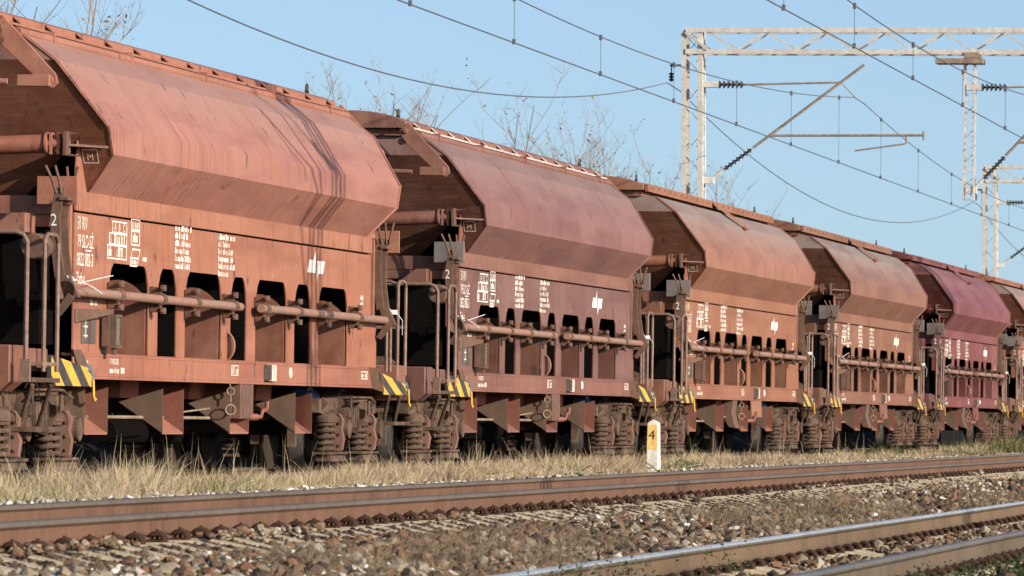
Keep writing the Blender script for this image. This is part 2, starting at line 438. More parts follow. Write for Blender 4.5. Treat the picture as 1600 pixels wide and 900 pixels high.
def make_wagon(kind):
    w = empty('hopper_wagon', (0, 0, 0))
    # --- hopper shell: two bulged sides, sloped ends, funnel underneath
    mb = MB()
    prof = [(-.80, 3.90), (-1.10, 3.68), (-1.48, 3.12), (-1.48, 2.88), (-1.20, 2.55)]
    for sg in (1, -1):
        pr = [(y * sg, z) for y, z in prof]
        for (ya, za), (yb, zb) in zip(pr[:-1], pr[1:]):
            xs = np.linspace(-1, 1, 9)
            for t0, t1 in zip(xs[:-1], xs[1:]):
                mb.add([(xe(za) * t0, ya, za), (xe(za) * t1, ya, za), (xe(zb) * t1, yb, zb), (xe(zb) * t0, yb, zb)], [(0, 1, 2, 3)])
    for e in (1, -1):
        up = [(e * 7.24, -.8, 3.90), (e * 7.24, .8, 3.90), (e * 7.24, 1.10, 3.68), (e * 7.24, -1.10, 3.68)]
        mb.add(up, [(0, 1, 2, 3)], 2)
        yz = [(-1.10, 3.68), (1.10, 3.68), (1.48, 3.12), (1.48, 2.88), (1.2, 2.55), (1.2, 3.02), (0, 1.95), (-1.2, 3.02), (-1.2, 2.55), (-1.48, 2.88), (-1.48, 3.12)]
        mb.add([(e * (xe(z)), y, z) for y, z in yz], [(0, 1, 2, 5, 6, 7, 10), (2, 3, 4, 5), (7, 8, 9, 10)], 1)
    body = mb.build('hopper_shell', [P, MT['endshade'], P], w, bevel=.012)
    # pressed weld seams running down the hood
    for t in (-.52, .03, .56):
        mb = MB()
        vs, fs = [], []
        for i, (ya, za) in enumerate(prof):
            y2, z2 = prof[min(i + 1, 4)]; y1, z1 = prof[max(i - 1, 0)]
            n = Vector((0, z1 - z2, y2 - y1)).normalized()
            n = n * .005 * (1 if n.y < 0 else -1)
            A = Vector((t * 7, ya, za))
            vs += [A + Vector((-.014, 0, 0)) + n * .15, A + n, A + Vector((.014, 0, 0)) + n * .15]
        for i in range(4): fs += [(i * 3, i * 3 + 1, i * 3 + 4, i * 3 + 3), (i * 3 + 1, i * 3 + 2, i * 3 + 5, i * 3 + 4)]
        mb.add(vs, fs)
        mb.build('weld_seam', P, body, smooth=False)
    # thin lip of the side sheets past the sloped end plates
    for e in (1, -1):
        mb = MB()
        pts = [(-.82, 3.905), (-1.115, 3.685), (-1.495, 3.125), (-1.495, 2.875), (-1.21, 2.545)]
        for (ya, za), (yb, zb) in zip(pts[:-1], pts[1:]):
            A = Vector((e * (xe(za) + .01), ya, za)); B = Vector((e * (xe(zb) + .01), yb, zb))
            n = Vector((0, zb - za, -(yb - ya))).normalized() * .022
            mb.prism([A, B, B - n, A - n], (-e * .05, 0, 0))
        mb.build('edge_lip', P, w)
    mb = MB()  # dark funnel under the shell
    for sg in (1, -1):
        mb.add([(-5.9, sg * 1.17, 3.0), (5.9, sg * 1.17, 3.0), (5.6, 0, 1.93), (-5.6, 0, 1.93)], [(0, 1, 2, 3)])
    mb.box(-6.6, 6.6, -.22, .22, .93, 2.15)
    for e in (-1, 1): mb.box(e * 5.55 - .01, e * 5.55 + .01, -1.16, 1.16, 1.05, 3.0)  # added dark bulkheads, block the sky showing through the end openings
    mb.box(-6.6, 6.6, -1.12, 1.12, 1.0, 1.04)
    mb.build('hopper_funnel', MT['deep_shade'], w)
    # --- roof lid
    mb = MB()
    N = 10
    arc = [(-.64 + 1.28 * i / N, 4.075 + .125 * math.sin(math.pi * i / N) ** .8) for i in range(N + 1)]
    L = 7.4
    ring = [(-L, y, z) for y, z in arc] + [(-L, .64, 3.99), (-L, -.64, 3.99)]
    mb.prism(ring, (2 * L, 0, 0))
    mb.box(-7.3, 7.3, -.60, .60, 3.905, 3.985)
    mb.build('roof_lid', P, w, bevel=.01)
    if kind == 'A':
        mb = MB()
        for i in range(13):
            x = -6.9 + i * 1.15
            mb.prism([(x, -.60, 4.10), (x, -.70, 4.005), (x, -.60, 4.005)], (.02, 0, 0))
            mb.prism([(x - .07, -.645, 4.062), (x + .02, -.645, 4.062), (x + .02, -.715, 4.005), (x - .07, -.715, 4.005)], (0, .004, .014))
        mb.prism([(-7.38, -.62, 4.02), (-7.38, -.74, 4.0), (-7.38, -.74, 3.978), (-7.38, -.62, 3.985)], (14.76, 0, 0))
        mb.build('lid_flange', P, w)
        mb = MB()
        mb.cyl((-7.35, -.775, 3.918), (7.35, -.775, 3.918), .043, 14)
        for x in (-6.2, -3.2, 0, 3.2, 6.2): mb.box(x, x + .04, -.83, -.72, 3.86, 3.985)
        mb.build('lid_tube', P, w)
    else:
        mb = MB()
        mb.box(-7.36, 7.36, -.70, -.655, 3.97, 4.085)
        for i in range(24): mb.cyl((-6.9 + i * .6, -.70, 4.04), (-6.9 + i * .6, -.715, 4.04), .018, 8)
        mb.build('lid_flange', P, w)
    mb = MB()
    for x in (-6.9, 6.7):
        mb.ring((x, -.45, 4.19), (0, 1, .0), .045, .012, 12, 6)
        mb.box(x - .02, x + .02, -.47, -.43, 4.11, 4.17)
    mb.build('lid_eye', MT['black'], w)
    def arm(x, flip=1):
        a = MB()
        p, q = Vector((x, -.66, 3.95)), Vector((x, -1.12, 3.49))
        d = (q - p).normalized(); n = Vector((0, d.z, -d.y))
        prof_ = [p + n * .09 - d * .06, p - n * .07 - d * .06, p - n * .10 + d * .12, q - n * .075, q - n * .04 + d * .07, q + n * .03 + d * .07, q + n * .07, p + n * .09]
        a.prism(prof_, (.035, 0, 0))
        a.cyl(p - Vector((.03, 0, 0)), p + Vector((.06, 0, 0)), .03, 10); a.cyl(q - Vector((.03, 0, 0)), q + Vector((.06, 0, 0)), .03, 10)
        return a
    if kind == 'A':
        for x in (-7.5, 7.46):
            ar = arm(x).build('lid_arm', P, w, bevel=.006)
            rd = MB()
            rd.cyl((x - .02, -.75, 3.47), (x - .02, .75, 3.52), .028, 10)
            rd.box(x - .07, x + .03, -1.13, -.84, 3.43, 3.53)
            rd.build('linkage_rod', P, ar, bevel=.005)
    else:
        a = MB()
        a.prism([(-.42, -.71, 4.06), (.12, -.71, 4.06), (.45, -1.16, 3.70), (.22, -1.16, 3.70)], (0, -.03, -.05))
        a.cyl((.18, -1.16, 3.68), (.50, -1.16, 3.68), .035, 10)
        a.build('lid_arm', P, w, bevel=.008)
    # actuator tube across each end
    for e in (-1, 1):
        mb = MB()
        mb.cyl((e * 7.05, .9, 2.88), (e * 7.05, -.98, 2.955), .082, 16)
        mb.cyl((e * 7.05, -.98, 2.955), (e * 7.05, -1.0, 2.956), .10, 16)
        mb.cyl((e * 7.05, -1.0, 2.955), (e * 7.05, -1.12, 2.96), .05, 12)
        for dy in (-1.03, -1.10):
            mb.box(e * 7.05 - .05, e * 7.05 + .05, dy - .012, dy + .012, 2.86, 3.05)
        ac = mb.build('actuator_tube', P, w)
        mb = MB()
        mb.box(e * 7.05 - .08, e * 7.05 + .08, -1.18, -1.15, 2.85, 3.06)
        mb.prism([(e * 7.02, -1.15, 3.06), (e * 7.02, -1.30, 3.045), (e * 7.02, -1.15, 3.03)], (e * .02, 0, 0))
        mb.prism([(e * 6.72, -1.15, 2.965), (e * 6.72, -1.46, 2.95), (e * 7.1, -1.15, 2.955)], (0, 0, -.02))
        mb.prism([(e * 7.02, -1.15, 2.88), (e * 7.02, -1.32, 2.84), (e * 7.02, -1.15, 2.85)], (e * .02, 0, 0))
        mb.build('clevis_bracket', MT['lever'], ac)
    # --- lower side sheets with the discharge openings
    for sg in (-1, 1):
        mb = MB()
        holes = [window_ring(a, b, True) for a, b in WIDE] + [window_ring(a, b, False) for a, b in NARROW]
        outer = [(-6.9, 1.132), (6.98, 1.132), (6.98, 1.62), (6.62, 1.66), (6.62, 2.36), (-6.9, 2.36)]
        plate2d(outer, holes, lambda a, b, c, sg=sg: (a, sg * 1.2 + c, b), .014, mb)
        mb.build('side_panel', P, w)
        mb = MB()
        mb.box(-6.9, 6.62, sg * 1.165 - .005, sg * 1.165 + .005, 2.34, 2.42)  # near-black strip, paints in the shade under the upper band
        mb.build('groove_shade', MT['deep_shade'], w)
        mb = MB()
        a, b = sorted((sg * 1.19, sg * 1.222))
        mb.box(-6.88, 6.6, a, b, 2.377, 2.552)
        mb.build('upper_band', P, w, bevel=.006)
        mb = MB()
        a, b = sorted((sg * 1.10, sg * 1.216))
        mb.box(-6.9, 6.78, a, b, 1.105, 1.130); mb.box(-6.9, 6.78, a, b, .905, .93)
        a, b = sorted((sg * 1.195, sg * 1.214))
        mb.box(-6.9, 6.78, a, b, .93, 1.105)
        mb.build('sole_bar', P, w, bevel=.004)
    for e in (-1, 1):                                             # pale triangular gussets at the panel ends
        mb = MB()
        mb.prism([(e * 6.38, -1.196, 2.555), (e * 6.98, -1.196, 2.555), (e * 6.85, -1.196, 2.60), (e * 6.76, -1.196, 3.0)], (0, .014, 0))
        mb.build('end_gusset', P, w)
        mb = MB()                                                   # folded corner post under the gusset
        mb.box(min(e * 6.98, e * 6.9), max(e * 6.98, e * 6.9), -1.19, -1.06, 1.66, 2.55)
        mb.build('corner_post', P, w, bevel=.006)
    # transverse partitions seen through the wide openings
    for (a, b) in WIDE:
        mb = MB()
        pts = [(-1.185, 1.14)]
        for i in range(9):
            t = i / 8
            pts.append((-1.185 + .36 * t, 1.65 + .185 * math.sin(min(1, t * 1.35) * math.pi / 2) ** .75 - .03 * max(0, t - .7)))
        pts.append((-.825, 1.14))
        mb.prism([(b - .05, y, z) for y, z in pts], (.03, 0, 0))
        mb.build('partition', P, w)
    for (a, b) in NARROW:  # added black baffles, make the narrow openings look like deep shade
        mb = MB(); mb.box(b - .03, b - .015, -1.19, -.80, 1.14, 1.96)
        mb.build('shade_baffle', MT['deep_shade'], w)
    # operating shaft in two lengths, with bearing brackets
    for run, (xa, xb) in (((WIDE[0], WIDE[1]), (-7.62, -.55)), ((WIDE[2], WIDE[3]), (.42, 6.95))):
        mb = MB()
        r_ = .042
        mb.cyl((xa, -1.315, 1.66), (xb, -1.315, 1.655), r_, 16)
        if xa < -7: mb.cyl((xa - .02, -1.315, 1.66), (xa + .03, -1.315, 1.66), .085, 18)
        sh = mb.build('operating_shaft', MT['pipe'], w)
        for (a, b) in run:
            for xx in (a - .07, b + .02):
                mb = MB()
                mb.prism([(xx, -1.215, 1.535), (xx, -1.32, 1.545), (xx, -1.32, 1.765), (xx, -1.215, 1.78)], (.05, 0, 0))
                mb.cyl((xx - .035, -1.315, 1.658), (xx + .085, -1.315, 1.658), .06, 8)
                for dz in (-.105, .105):
                    mb.cyl((xx - .05, -1.335, 1.658 + dz), (xx + .1, -1.335, 1.658 + dz), .016, 8)
                    mb.box(xx - .02, xx + .07, -1.355, -1.315, 1.658 + dz - .028, 1.658 + dz + .028)
                mb.build('bearing_bracket', MT['lever'], sh, bevel=.004)
    # control levers at both ends, zip tied
    for x, lean in ((-7.62, 1), (6.93, -1)):
        mb = MB()
        def strap(off, dy, x=x, lean=lean):
            pts = [(x + off, -1.26 + dy, 1.76), (x + off, -1.225 + dy, 2.0), (x + off, -1.21 + dy, 2.3), (x + off, -1.25 + dy, 2.55)]
            for (a, b) in zip(pts[:-1], pts[1:]):
                a, b = Vector(a), Vector(b)
                mb.prism([a + Vector((0, -.045, 0)), a + Vector((0, .045, 0)), b + Vector((0, .045, 0)), b + Vector((0, -.045, 0))], (.022, 0, 0))
        strap(0, 0); strap(.2, -.02)
        for dx, dy, t in ((0, .03, .10), (0, -.015, .06), (.2, -.03, .02), (.2, -.06, -.05)):
            mb.tube([(x + dx, -1.25 + dy, 2.5), (x + dx, -1.25 + dy + t * .4, 2.62), (x + dx, -1.25 + dy + t, 2.74)], .013, 6)
        mb.box(x - .02, x + .25, -1.33, -1.25, 2.44, 2.47)
        mb.prism([(x - .02, -1.44, 1.60), (x - .02, -1.30, 1.60), (x - .02, -1.25, 1.78), (x - .02, -1.35, 1.80)], (.06, 0, 0))
        mb.prism([(x - .03, -1.40, 1.6), (x - .03, -1.34, 1.64), (x - .03, -1.22, 1.47), (x - .03, -1.27, 1.44)], (.05, 0, 0))
        lv = mb.build('control_lever', MT['lever'], w, bevel=.003)
        mb = MB()
        text_mesh([('2', 0, 0)], .15, .8, mb, lambda a, b, x=x: (x - .003, -1.17 - a, 2.22 + b))
        if x < 0: mb.build('numeral', MT['white'], lv)
        mb = MB()
        mb.ring((x + .06, -1.36, 1.74), (.25, .3, 1), .04, .005, 14, 5)
        mb.ring((x + .14, -1.315, 1.74), (1, .2, .2), .045, .005, 14, 5)
        if x < 0:
            mb.tube([(x + .2, -1.43, 1.74), (x + .7, -1.43, 1.78), (x + 1.25, -1.43, 1.82)], .004, 5)
            mb.tube([(x + .1, -1.43, 1.74), (x + .4, -1.44, 1.71), (x + .75, -1.46, 1.65)], .004, 5)
            mb.tube([(x - .02, -1.33, 1.79), (x + .0, -1.38, 1.70), (x + .02, -1.32, 1.62)], .006, 5)
        else:
            mb.box(x + .05, x + .1, -1.43, -1.38, 1.72, 1.77)
            mb.tube([(x + .1, -1.42, 1.74), (x + .3, -1.45, 1.66), (x + .4, -1.43, 1.5)], .004, 5)
        mb.build('cable_tie', MT['zip'], lv)
    # --- ends: cross beam, plates, platform, headstock, rails, steps
    for e in (-1, 1):
        near = e < 0
        xb = e * 7.3
        mb = MB()
        mb.box(min(xb, xb + .12), max(xb, xb + .12), -1.2, 1.2, 2.33, 2.49)
        mb.box(min(xb, xb + .10), max(xb, xb + .10), -1.2, 1.2, 2.22, 2.325)
        for y in (-.86, .86):
            mb.prism([(xb - .02, y - .1, 2.33), (xb - .02, y + .03, 2.33), (xb - .02, y + .26, 2.16), (xb - .02, y - .1, 2.16)], (e * .35, 0, 0))
        mb.build('end_beam', P, w, bevel=.006)
        mb = MB()
        xx = xb - .14 if near else xb + .16
        mb.box(xx, xx + .03, -1.36, -1.0, 2.41, 2.655)
        mb.build('sign_plate', P, w, bevel=.004)
        mb = MB()
        mb.box(min(xb, xb - e * .8), max(xb, xb - e * .8), -1.0, 1.0, 1.2, 2.2)  # near-black box put in to give the end void its shade
        mb.build('end_shade_box', MT['deep_shade'], w)
        xo = -9.35 if near else 8.4
        # platform floor and headstock
        mb = MB()
        lo, hi = sorted((xo, e * 6.8))
        mb.box(lo + .02, hi - .02, -1.15, 1.15, .96, 1.05)
        mb.box(lo + .5, hi, -.35, .35, .72, .95)
        mb.build('platform', MT['lever'], w)
        mb = MB()
        a, b = sorted((xo, xo - e * .48))
        ylo = -1.27
        mb.prism([(a, ylo, 1.17), (a, -ylo, 1.17), (a, -ylo, .86), (a, -ylo - .1, .78), (a, ylo + .1, .78), (a, ylo, .86)], (b - a, 0, 0))
        if near:
            mb.box(b + .003, b + .85, -1.262, -1.22, .985, 1.15)
            mb.box(b + .003, b + .85, 1.22, 1.262, .985, 1.15)
        mb.build('headstock', P, w, bevel=.01)
        # striped corner panels
        for sg in (-1, 1):
            mb = MB()
            if near: xa, xz = -8.03, -6.58
            else: xa, xz = 6.72, 8.36
            yy = sg * 1.30
            zt = lambda x: (1.10 - .11 * max(0, (x - xa) / (xz - xa))) if near else (1.08 - .13 * (x - xa) / (xz - xa))
            zb = .838
            nst = 10
            X = np.linspace(xa, xz, 60)
            sk = 1.9 if near else 3.6
            # diagonal bands cut into the panel as separate faces
            bands = 9
            wband = .30 if near else .40
            import itertools
            def clip(poly, f):
                out = []
                for i in range(len(poly)):
                    A, B = poly[i], poly[(i + 1) % len(poly)]
                    fa, fb = f(A), f(B)
                    if fa >= 0: out.append(A)
                    if fa * fb < 0:
                        t = fa / (fa - fb); out.append((A[0] + (B[0] - A[0]) * t, A[1] + (B[1] - A[1]) * t))
                return out
            base = [(xa, zb), (xz, zb), (xz, zt(xz)), (xa, zt(xa))] if near else [(xa + .25, zb), (xz, zb), (xz, zt(xz)), (xa, zt(xa))]
            for i in range(-2, bands + 4):
                s0 = xa + i * wband + .18; s1 = s0 + wband
                g = lambda p: p[0] + (p[1] - zb) * sk
                pl = clip(clip(base, lambda p: g(p) - s0), lambda p: s1 - g(p))
                if len(pl) >= 3:
                    mb.add([(x, yy, z) for x, z in pl], [tuple(range(len(pl)))], 0 if i % 2 == 0 else 1)
            mb.add([(x, yy - sg * .04, z) for x, z in base], [(0, 1, 2, 3)], 1)
            n_ = len(base)
            for i in range(n_):
                p_, q_ = base[i], base[(i + 1) % n_]
                mb.add([(p_[0], yy, p_[1]), (q_[0], yy, q_[1]), (q_[0], yy - sg * .04, q_[1]), (p_[0], yy - sg * .04, p_[1])], [(0, 1, 2, 3)], 1)
            st = mb.build('striped_panel', [MT['yellow'], MT['black']], w, smooth=False)
            if sg < 0:
                mb = MB()
                mb.tube([(xz + .02, yy - .010, .90), (xz + .025, yy - .012, .84), (xz + .03, yy - .014, .75), (xz + .05, yy - .018, .715), (xz + .08, yy - .02, .73)], .013, 8)
                mb.build('yellow_hook', MT['yellow'], st)
                mb = MB()
                mb.tube([(xz - .12, yy + .0, zt(xz) + .01), (xz + .05, yy + .02, zt(xz) - .04), (xz + .08, yy + .03, .84)], .03, 8)
                mb.build('edge_trim', MT['bluegrey'], st)
        mb = MB()                                                    # tapered bracket between sole bar and panel
        if near: mb.prism([(-6.98, -1.23, 1.16), (-6.7, -1.23, 1.16), (-6.4, -1.23, 1.02), (-6.75, -1.23, .98)], (0, .02, 0))
        else: mb.prism([(6.50, -1.21, 1.135), (6.72, -1.31, 1.12), (6.97, -1.31, .86), (6.78, -1.22, .90)], (.0, .05, 0))
        mb.build('corner_bracket', MT['lever'], w)
        # rails
        for sg in (-1, 1):
            mb = MB()
            xu = -8.95 if near else 7.95
            y_ = sg * (1.46 if near else 1.26)
            zf = .95 if near else 1.06
            mb.tube([(xu, y_, zf), (xu, y_, 2.04), (xu + .04, y_, 2.09), (xu + .1, y_, 2.11), (xu + .36, y_, 2.11), (xu + .42, y_, 2.09), (xu + .46, y_, 2.04), (xu + .46, y_, zf)], .019, 8)
            if near: mb.box(xu - .03, xu + .5, min(y_, y_ - sg * .22), max(y_, y_ - sg * .22), 1.0, 1.03)
            mb.build('handrail', MT['rail_tube'], w)
        mb = MB()
        xr = -9.32 if near else 8.36
        yr = 1.40 if near else 1.18
        zf = .93 if near else 1.15
        mb.tube([(xr, -yr, zf), (xr, -yr, 2.03), (xr, -yr + .03, 2.09), (xr, -yr + .09, 2.115), (xr, yr - .09, 2.115), (xr, yr - .03, 2.09), (xr, yr, 2.03), (xr, yr, zf)], .021, 8)
        if near:
            mb.box(xr + .02, xr + .035, -1.02, 1.02, 1.60, 1.635)
            for y in (-yr, yr): mb.box(xr - .03, xr + .03, y - .04, y + .04, .86, 1.05)
        mb.build('end_rail', MT['rail_tube'], w)
        if not near:
            for x in (7.2, 7.42):
                mb = MB(); mb.tube([(x, -1.28, 1.09), (x, -1.28, 1.66)], .018, 8)
                mb.build('lever_stay', MT['rail_tube'], w)
        # pressed drum beside the near platform
        if near:
            mb = MB()
            mb.cyl((-8.55, -1.25, 2.02), (-8.25, -1.25, 2.02), .11, 20)
            mb.cyl((-8.6, -1.2, 2.05), (-8.5, -1.2, 2.05), .025, 10)
            mb.build('brake_drum', MT['lever'], w, bevel=.01)
        # side step
        for sg in (-1, 1):
            mb = MB()
            xs = -8.9 if near else 7.3
            mb.box(xs, xs + .95, min(sg * 1.05, sg * 1.36), max(sg * 1.05, sg * 1.36), .86 if near else .50, .90 if near else .54)
            if near: mb.box(xs + .05, xs + .95, min(sg * 1.0, sg * 1.38), max(sg * 1.0, sg * 1.38), .44, .485)
            for dx in (.08, .72):
                if near: mb.tube([(xs + dx - .1, sg * 1.36, .84), (xs + dx + .1, sg * 1.2, .48)], .022, 6)
                else: mb.tube([(xs + dx - .1, sg * 1.30, .84), (xs + dx + .12, sg * 1.2, .54)], .022, 6)
            mb.build('footstep', MT['bogie'], w, bevel=.004)
        # buffers and coupling
        for sg in (-1, 1):
            mb = MB()
            mb.cyl((xo, sg * .875, 1.06), (xo + e * .38, sg * .875, 1.06), .11, 16)
            mb.cyl((xo + e * .38, sg * .875, 1.06), (xo + e * .56, sg * .875, 1.06), .08, 16)
            mb.cyl((xo + e * .56, sg * .875, 1.06), (xo + e * .595, sg * .875, 1.06), .22, 24)
            mb.build('buffer', MT['bogie'], w)
        mb = MB()
        mb.box(min(xo, xo + e * .25), max(xo, xo + e * .25), -.05, .05, 1.0, 1.12)
        mb.ring((xo + e * .4, 0, 1.0), (0, 1, 0), .13, .025, 16, 6)
        mb.build('coupling_hook', MT['bogie'], w)
    # --- discharge chutes
    for xa, xb in ((-6.46, -5.58), (-3.4, -2.52), (-.48, .40), (2.64, 3.51)):
        for sg in (-1, 1):
            mb = MB()
            tri = [(sg * .78, .80), (sg * 1.21, .885), (sg * 1.21, .425)]
            tri = [(sg * .79, .71), (sg * 1.21, .835), (sg * 1.21, .425)]
            mb.prism([(xa, y, z) for y, z in tri], (.012, 0, 0), 1)
            mb.prism([(xb - .012, y, z) for y, z in tri], (.012, 0, 0), 2)
            mb.prism([(xa + .012, sg * .79, .71), (xa + .012, sg * 1.21, .425), (xa + .012, sg * 1.21, .413), (xa + .012, sg * .79, .698)], (xb - xa - .024, 0, 0))
            mb.build('discharge_chute', [P, MT['chute'], MT['chute_in']], w)
    for xa, xb in ((-6.4, -5.64), (-3.34, -2.58), (-.42, .34), (2.70, 3.45)):
        mb = MB()
        mb.add([(xa, -.8, 1.0), (xb, -.8, 1.0), (xb, .8, 1.0), (xa, .8, 1.0), (xa, -.78, .75), (xb, -.78, .75), (xb, .78, .75), (xa, .78, .75)],
               [(0, 1, 5, 4), (1, 2, 6, 5), (2, 3, 7, 6), (3, 0, 4, 7), (4, 5, 6, 7)])
        mb.build('chute_throat', MT['chute_in'], w)
    # underframe odds and ends
    mb = MB(); mb.box(-6.2, 5.0, -.09, .09, .6, .95); mb.cyl((-1.6, -.2, .42), (1.4, -.2, .42), .13, 14); mb.build('centre_sill', MT['deep_shade'], w)
    mb = MB()
    for dx in (0, .16, .32, .48): mb.box(-.02 + dx, .10 + dx, -1.215, -1.13, .56, .904)
    mb.box(-.02, .58, -1.13, -1.10, .56, .904)
    if kind == 'A': mb.build('ribbed_post', MT['lever'], w, bevel=.006)
    else:
        mb = MB(); mb.prism([(.75, -1.215, .904), (2.0, -1.215, .904), (2.0, -1.23, .64), (.75, -1.23, .64)], (0, .02, 0))
        mb.build('hanging_panel', P, w)
        mb = MB()
        mb.prism([(-1.3, -1.20, .9), (-1.3, -1.05, .9), (-1.3, -1.00, .7), (-1.3, -1.12, .48), (-1.3, -1.24, .46), (-1.3, -1.17, .7)], (.5, 0, 0))
        mb.build('curved_hanger', MT['lever'], w, bevel=.006)
    mb = MB()
    mb.cyl((-5.6, -1.02, .57), (-.1, -1.0, .565), .016, 8)
    mb.cyl((-2.4, -1.02, .60), (-.9, -1.1, .66), .009, 6)
    mb.build('brake_rod', MT['galvdark'], w)
    mb = MB()
    mb.cyl((5.0, -.75, .78), (5.6, -.75, .78), .12, 16)
    mb.build('air_tank', MT['blue'], w, bevel=.01)
    mb = MB()
    mb.tube([(.55, -1.2, .58), (.72, -1.26, .58), (.75, -1.27, .64), (.95, -1.27, .66), (.98, -1.27, .73)], .022, 8)
    mb.cyl((.5, -1.15, .58), (.6, -1.25, .58), .035, 10)
    mb.build('brake_crank', MT['red'], w)
    mb = MB()
    mb.ring((-.55, -1.23, .83), (1, .1, 0), .035, .008, 14, 5)
    mb.tube([(-.55, -1.23, .8), (-.55, -1.23, .73)], .007, 5)
    mb.ring((-.55, -1.23, .65), (1, .4, 0), .05, .008, 14, 5)
    mb.tube([(-.55, -1.22, .905), (-.55, -1.23, .865)], .007, 5)
    mb.build('hanging_chain', MT['galvdark'], w)
    mb = MB(); mb.ring((-.62, -1.13, 1.27), (1, -.25, 0), .16, .012, 24, 6); mb.cyl((-.63, -1.13, 1.27), (-.61, -1.13, 1.27), .15, 20)
    mb.build('hand_wheel', MT['pipe'], w)
    # --- lettering and labels on the near side
    yp = -1.2105
    def side(a, b): return (a, yp, b)
    mb = MB()
    text_mesh([('31 RIV', -6.80, 2.22), ('79 SLO-SŽ', -6.80, 2.06), ('0822 082-3', -6.82, 1.90)], .165, .80, mb, side)
    text_mesh([('Tads-z', -6.82, 1.74)], .15, .75, mb, side)
    mb.box(-6.50, -6.28, yp - .0005, yp + .001, 2.032, 2.042)
    mb.build('wagon_number', MT['letter'], w)
    def frame(mb, x0, x1, z0, z1, t=.02):
        mb.add([side(x0, z0), side(x1, z0), side(x1, z0 + t * .6), side(x0, z0 + t * .6)], [(0, 1, 2, 3)])
        mb.add([side(x0, z1 - t * .6), side(x1, z1 - t * .6), side(x1, z1), side(x0, z1)], [(0, 1, 2, 3)])
        mb.add([side(x0, z0 + t * .6), side(x0 + t, z0 + t * .6), side(x0 + t, z1 - t * .6), side(x0, z1 - t * .6)], [(0, 1, 2, 3)])
        mb.add([side(x1 - t, z0 + t * .6), side(x1, z0 + t * .6), side(x1, z1 - t * .6), side(x1 - t, z1 - t * .6)], [(0, 1, 2, 3)])
    def strokes(mb, x0, x1, z, hgt, seed):
        """a line of small worn lettering too fine to read: stroke clusters"""
        rr = random.Random(seed); x = x0
        while x < x1 - .03:
            wl = rr.choice((3, 4, 6, 7, 9))
            for k in range(wl):
                if x > x1 - .02: break
                wch = rr.uniform(.032, .05); hh = hgt * (1.0 if rr.random() < .25 else .72)
                t = .019
                mb.add([side(x, z), side(x + t, z), side(x + t, z + hh), side(x, z + hh)], [(0, 1, 2, 3)])
                kk = rr.randint(0, 3)
                if kk != 1: mb.add([side(x + t, z + hh * .75), side(x + wch - t, z + hh * .75), side(x + wch - t, z + hh * .98), side(x + t, z + hh * .98)], [(0, 1, 2, 3)])
                if kk != 0: mb.add([side(x + t, z), side(x + wch - t, z), side(x + wch - t, z + hh * .2), side(x + t, z + hh * .2)], [(0, 1, 2, 3)])
                if kk > 1: mb.add([side(x + wch - t, z), side(x + wch, z), side(x + wch, z + hh), side(x + wch - t, z + hh)], [(0, 1, 2, 3)])
                x += wch + .012
            x += .045
    mb = MB()
    frame(mb, -5.50, -4.93, 2.225, 2.335); frame(mb, -5.62, -4.93, 2.118, 2.227); frame(mb, -5.68, -4.93, 1.99, 2.12)
    text_mesh([('A', -5.42, 2.245), ('B', -5.25, 2.245), ('C', -5.08, 2.245), ('S', -5.58, 2.135)], .10, 1.0, mb, side)
    strokes(mb, -5.42, -4.97, 2.135, .085, 3); strokes(mb, -5.64, -5.5, 2.015, .085, 4); strokes(mb, -5.32, -5.12, 2.015, .085, 9)
    frame(mb, -4.77, -4.42, 2.275, 2.38); frame(mb, -4.77, -4.42, 2.135, 2.272)
    strokes(mb, -4.72, -4.45, 2.295, .07, 5); strokes(mb, -4.70, -4.48, 2.165, .085, 6)
    mb.add([side(-4.80, 1.975), side(-4.50, 1.975), side(-4.42, 2.105), side(-4.70, 2.105)], [])
    for (a, b) in (((-4.80, 1.95), (-4.72, 2.10)), ((-4.72, 2.10), (-4.40, 2.10)), ((-4.40, 2.10), (-4.52, 1.95)), ((-4.52, 1.95), (-4.80, 1.95)), ((-4.79, 2.02), (-4.46, 2.02))):
        d = Vector((b[0] - a[0], b[1] - a[1])).normalized(); n = Vector((-d.y, d.x)) * .007
        mb.add([side(a[0] - n.x, a[1] - n.y), side(b[0] - n.x, b[1] - n.y), side(b[0] + n.x, b[1] + n.y), side(a[0] + n.x, a[1] + n.y)], [(0, 1, 2, 3)])
    strokes(mb, -4.76, -4.56, 1.965, .05, 8); strokes(mb, -4.30, -4.05, 2.0, .055, 18)
    mb.build('load_table', MT['letter'], w)
    for k, (xa, xb, zz) in enumerate(((-2.98, -2.28, 2.325), (-1.10, -.35, 2.30))):
        mb = MB()
        for i in range(6):
            ln = (1, .82, .97, .86, 1, .9)[i] if k == 0 else (1, .68, .88, .95, .98, .6)[i]
            strokes(mb, xa, xa + (xb - xa) * ln, zz - i * .071, .056, 20 + i + k * 10)
        mb.build('inscription', MT['letter'], w)
    mb = MB()                                                      # railway emblem: two halves with arrow spikes
    cx, cz = 3.62, 2.155
    half = [(-.46, -.066), (-.035, -.066), (-.02, .17), (-.13, .068), (-.36, .068)]
    mb.add([side(cx + a, cz + b) for a, b in half], [(0, 1, 2, 3, 4)])
    mb.add([side(cx - a, cz - b) for a, b in half], [(0, 1, 2, 3, 4)])
    mb.build('railway_emblem', MT['white'], w)
    yp = -1.2165
    mb = MB()
    text_mesh([('31 79 0822 082-3', -5.57, 1.045)], .072, .72, mb, side)
    strokes(mb, -5.55, -4.9, .965, .05, 41)
    strokes(mb, -.45, -.17, 1.0, .07, 42); frame(mb, -.47, -.14, .985, 1.085, .012)
    frame(mb, 6.1, 6.46, 1.0, 1.085, .014); strokes(mb, 6.14, 6.42, 1.02, .05, 43)
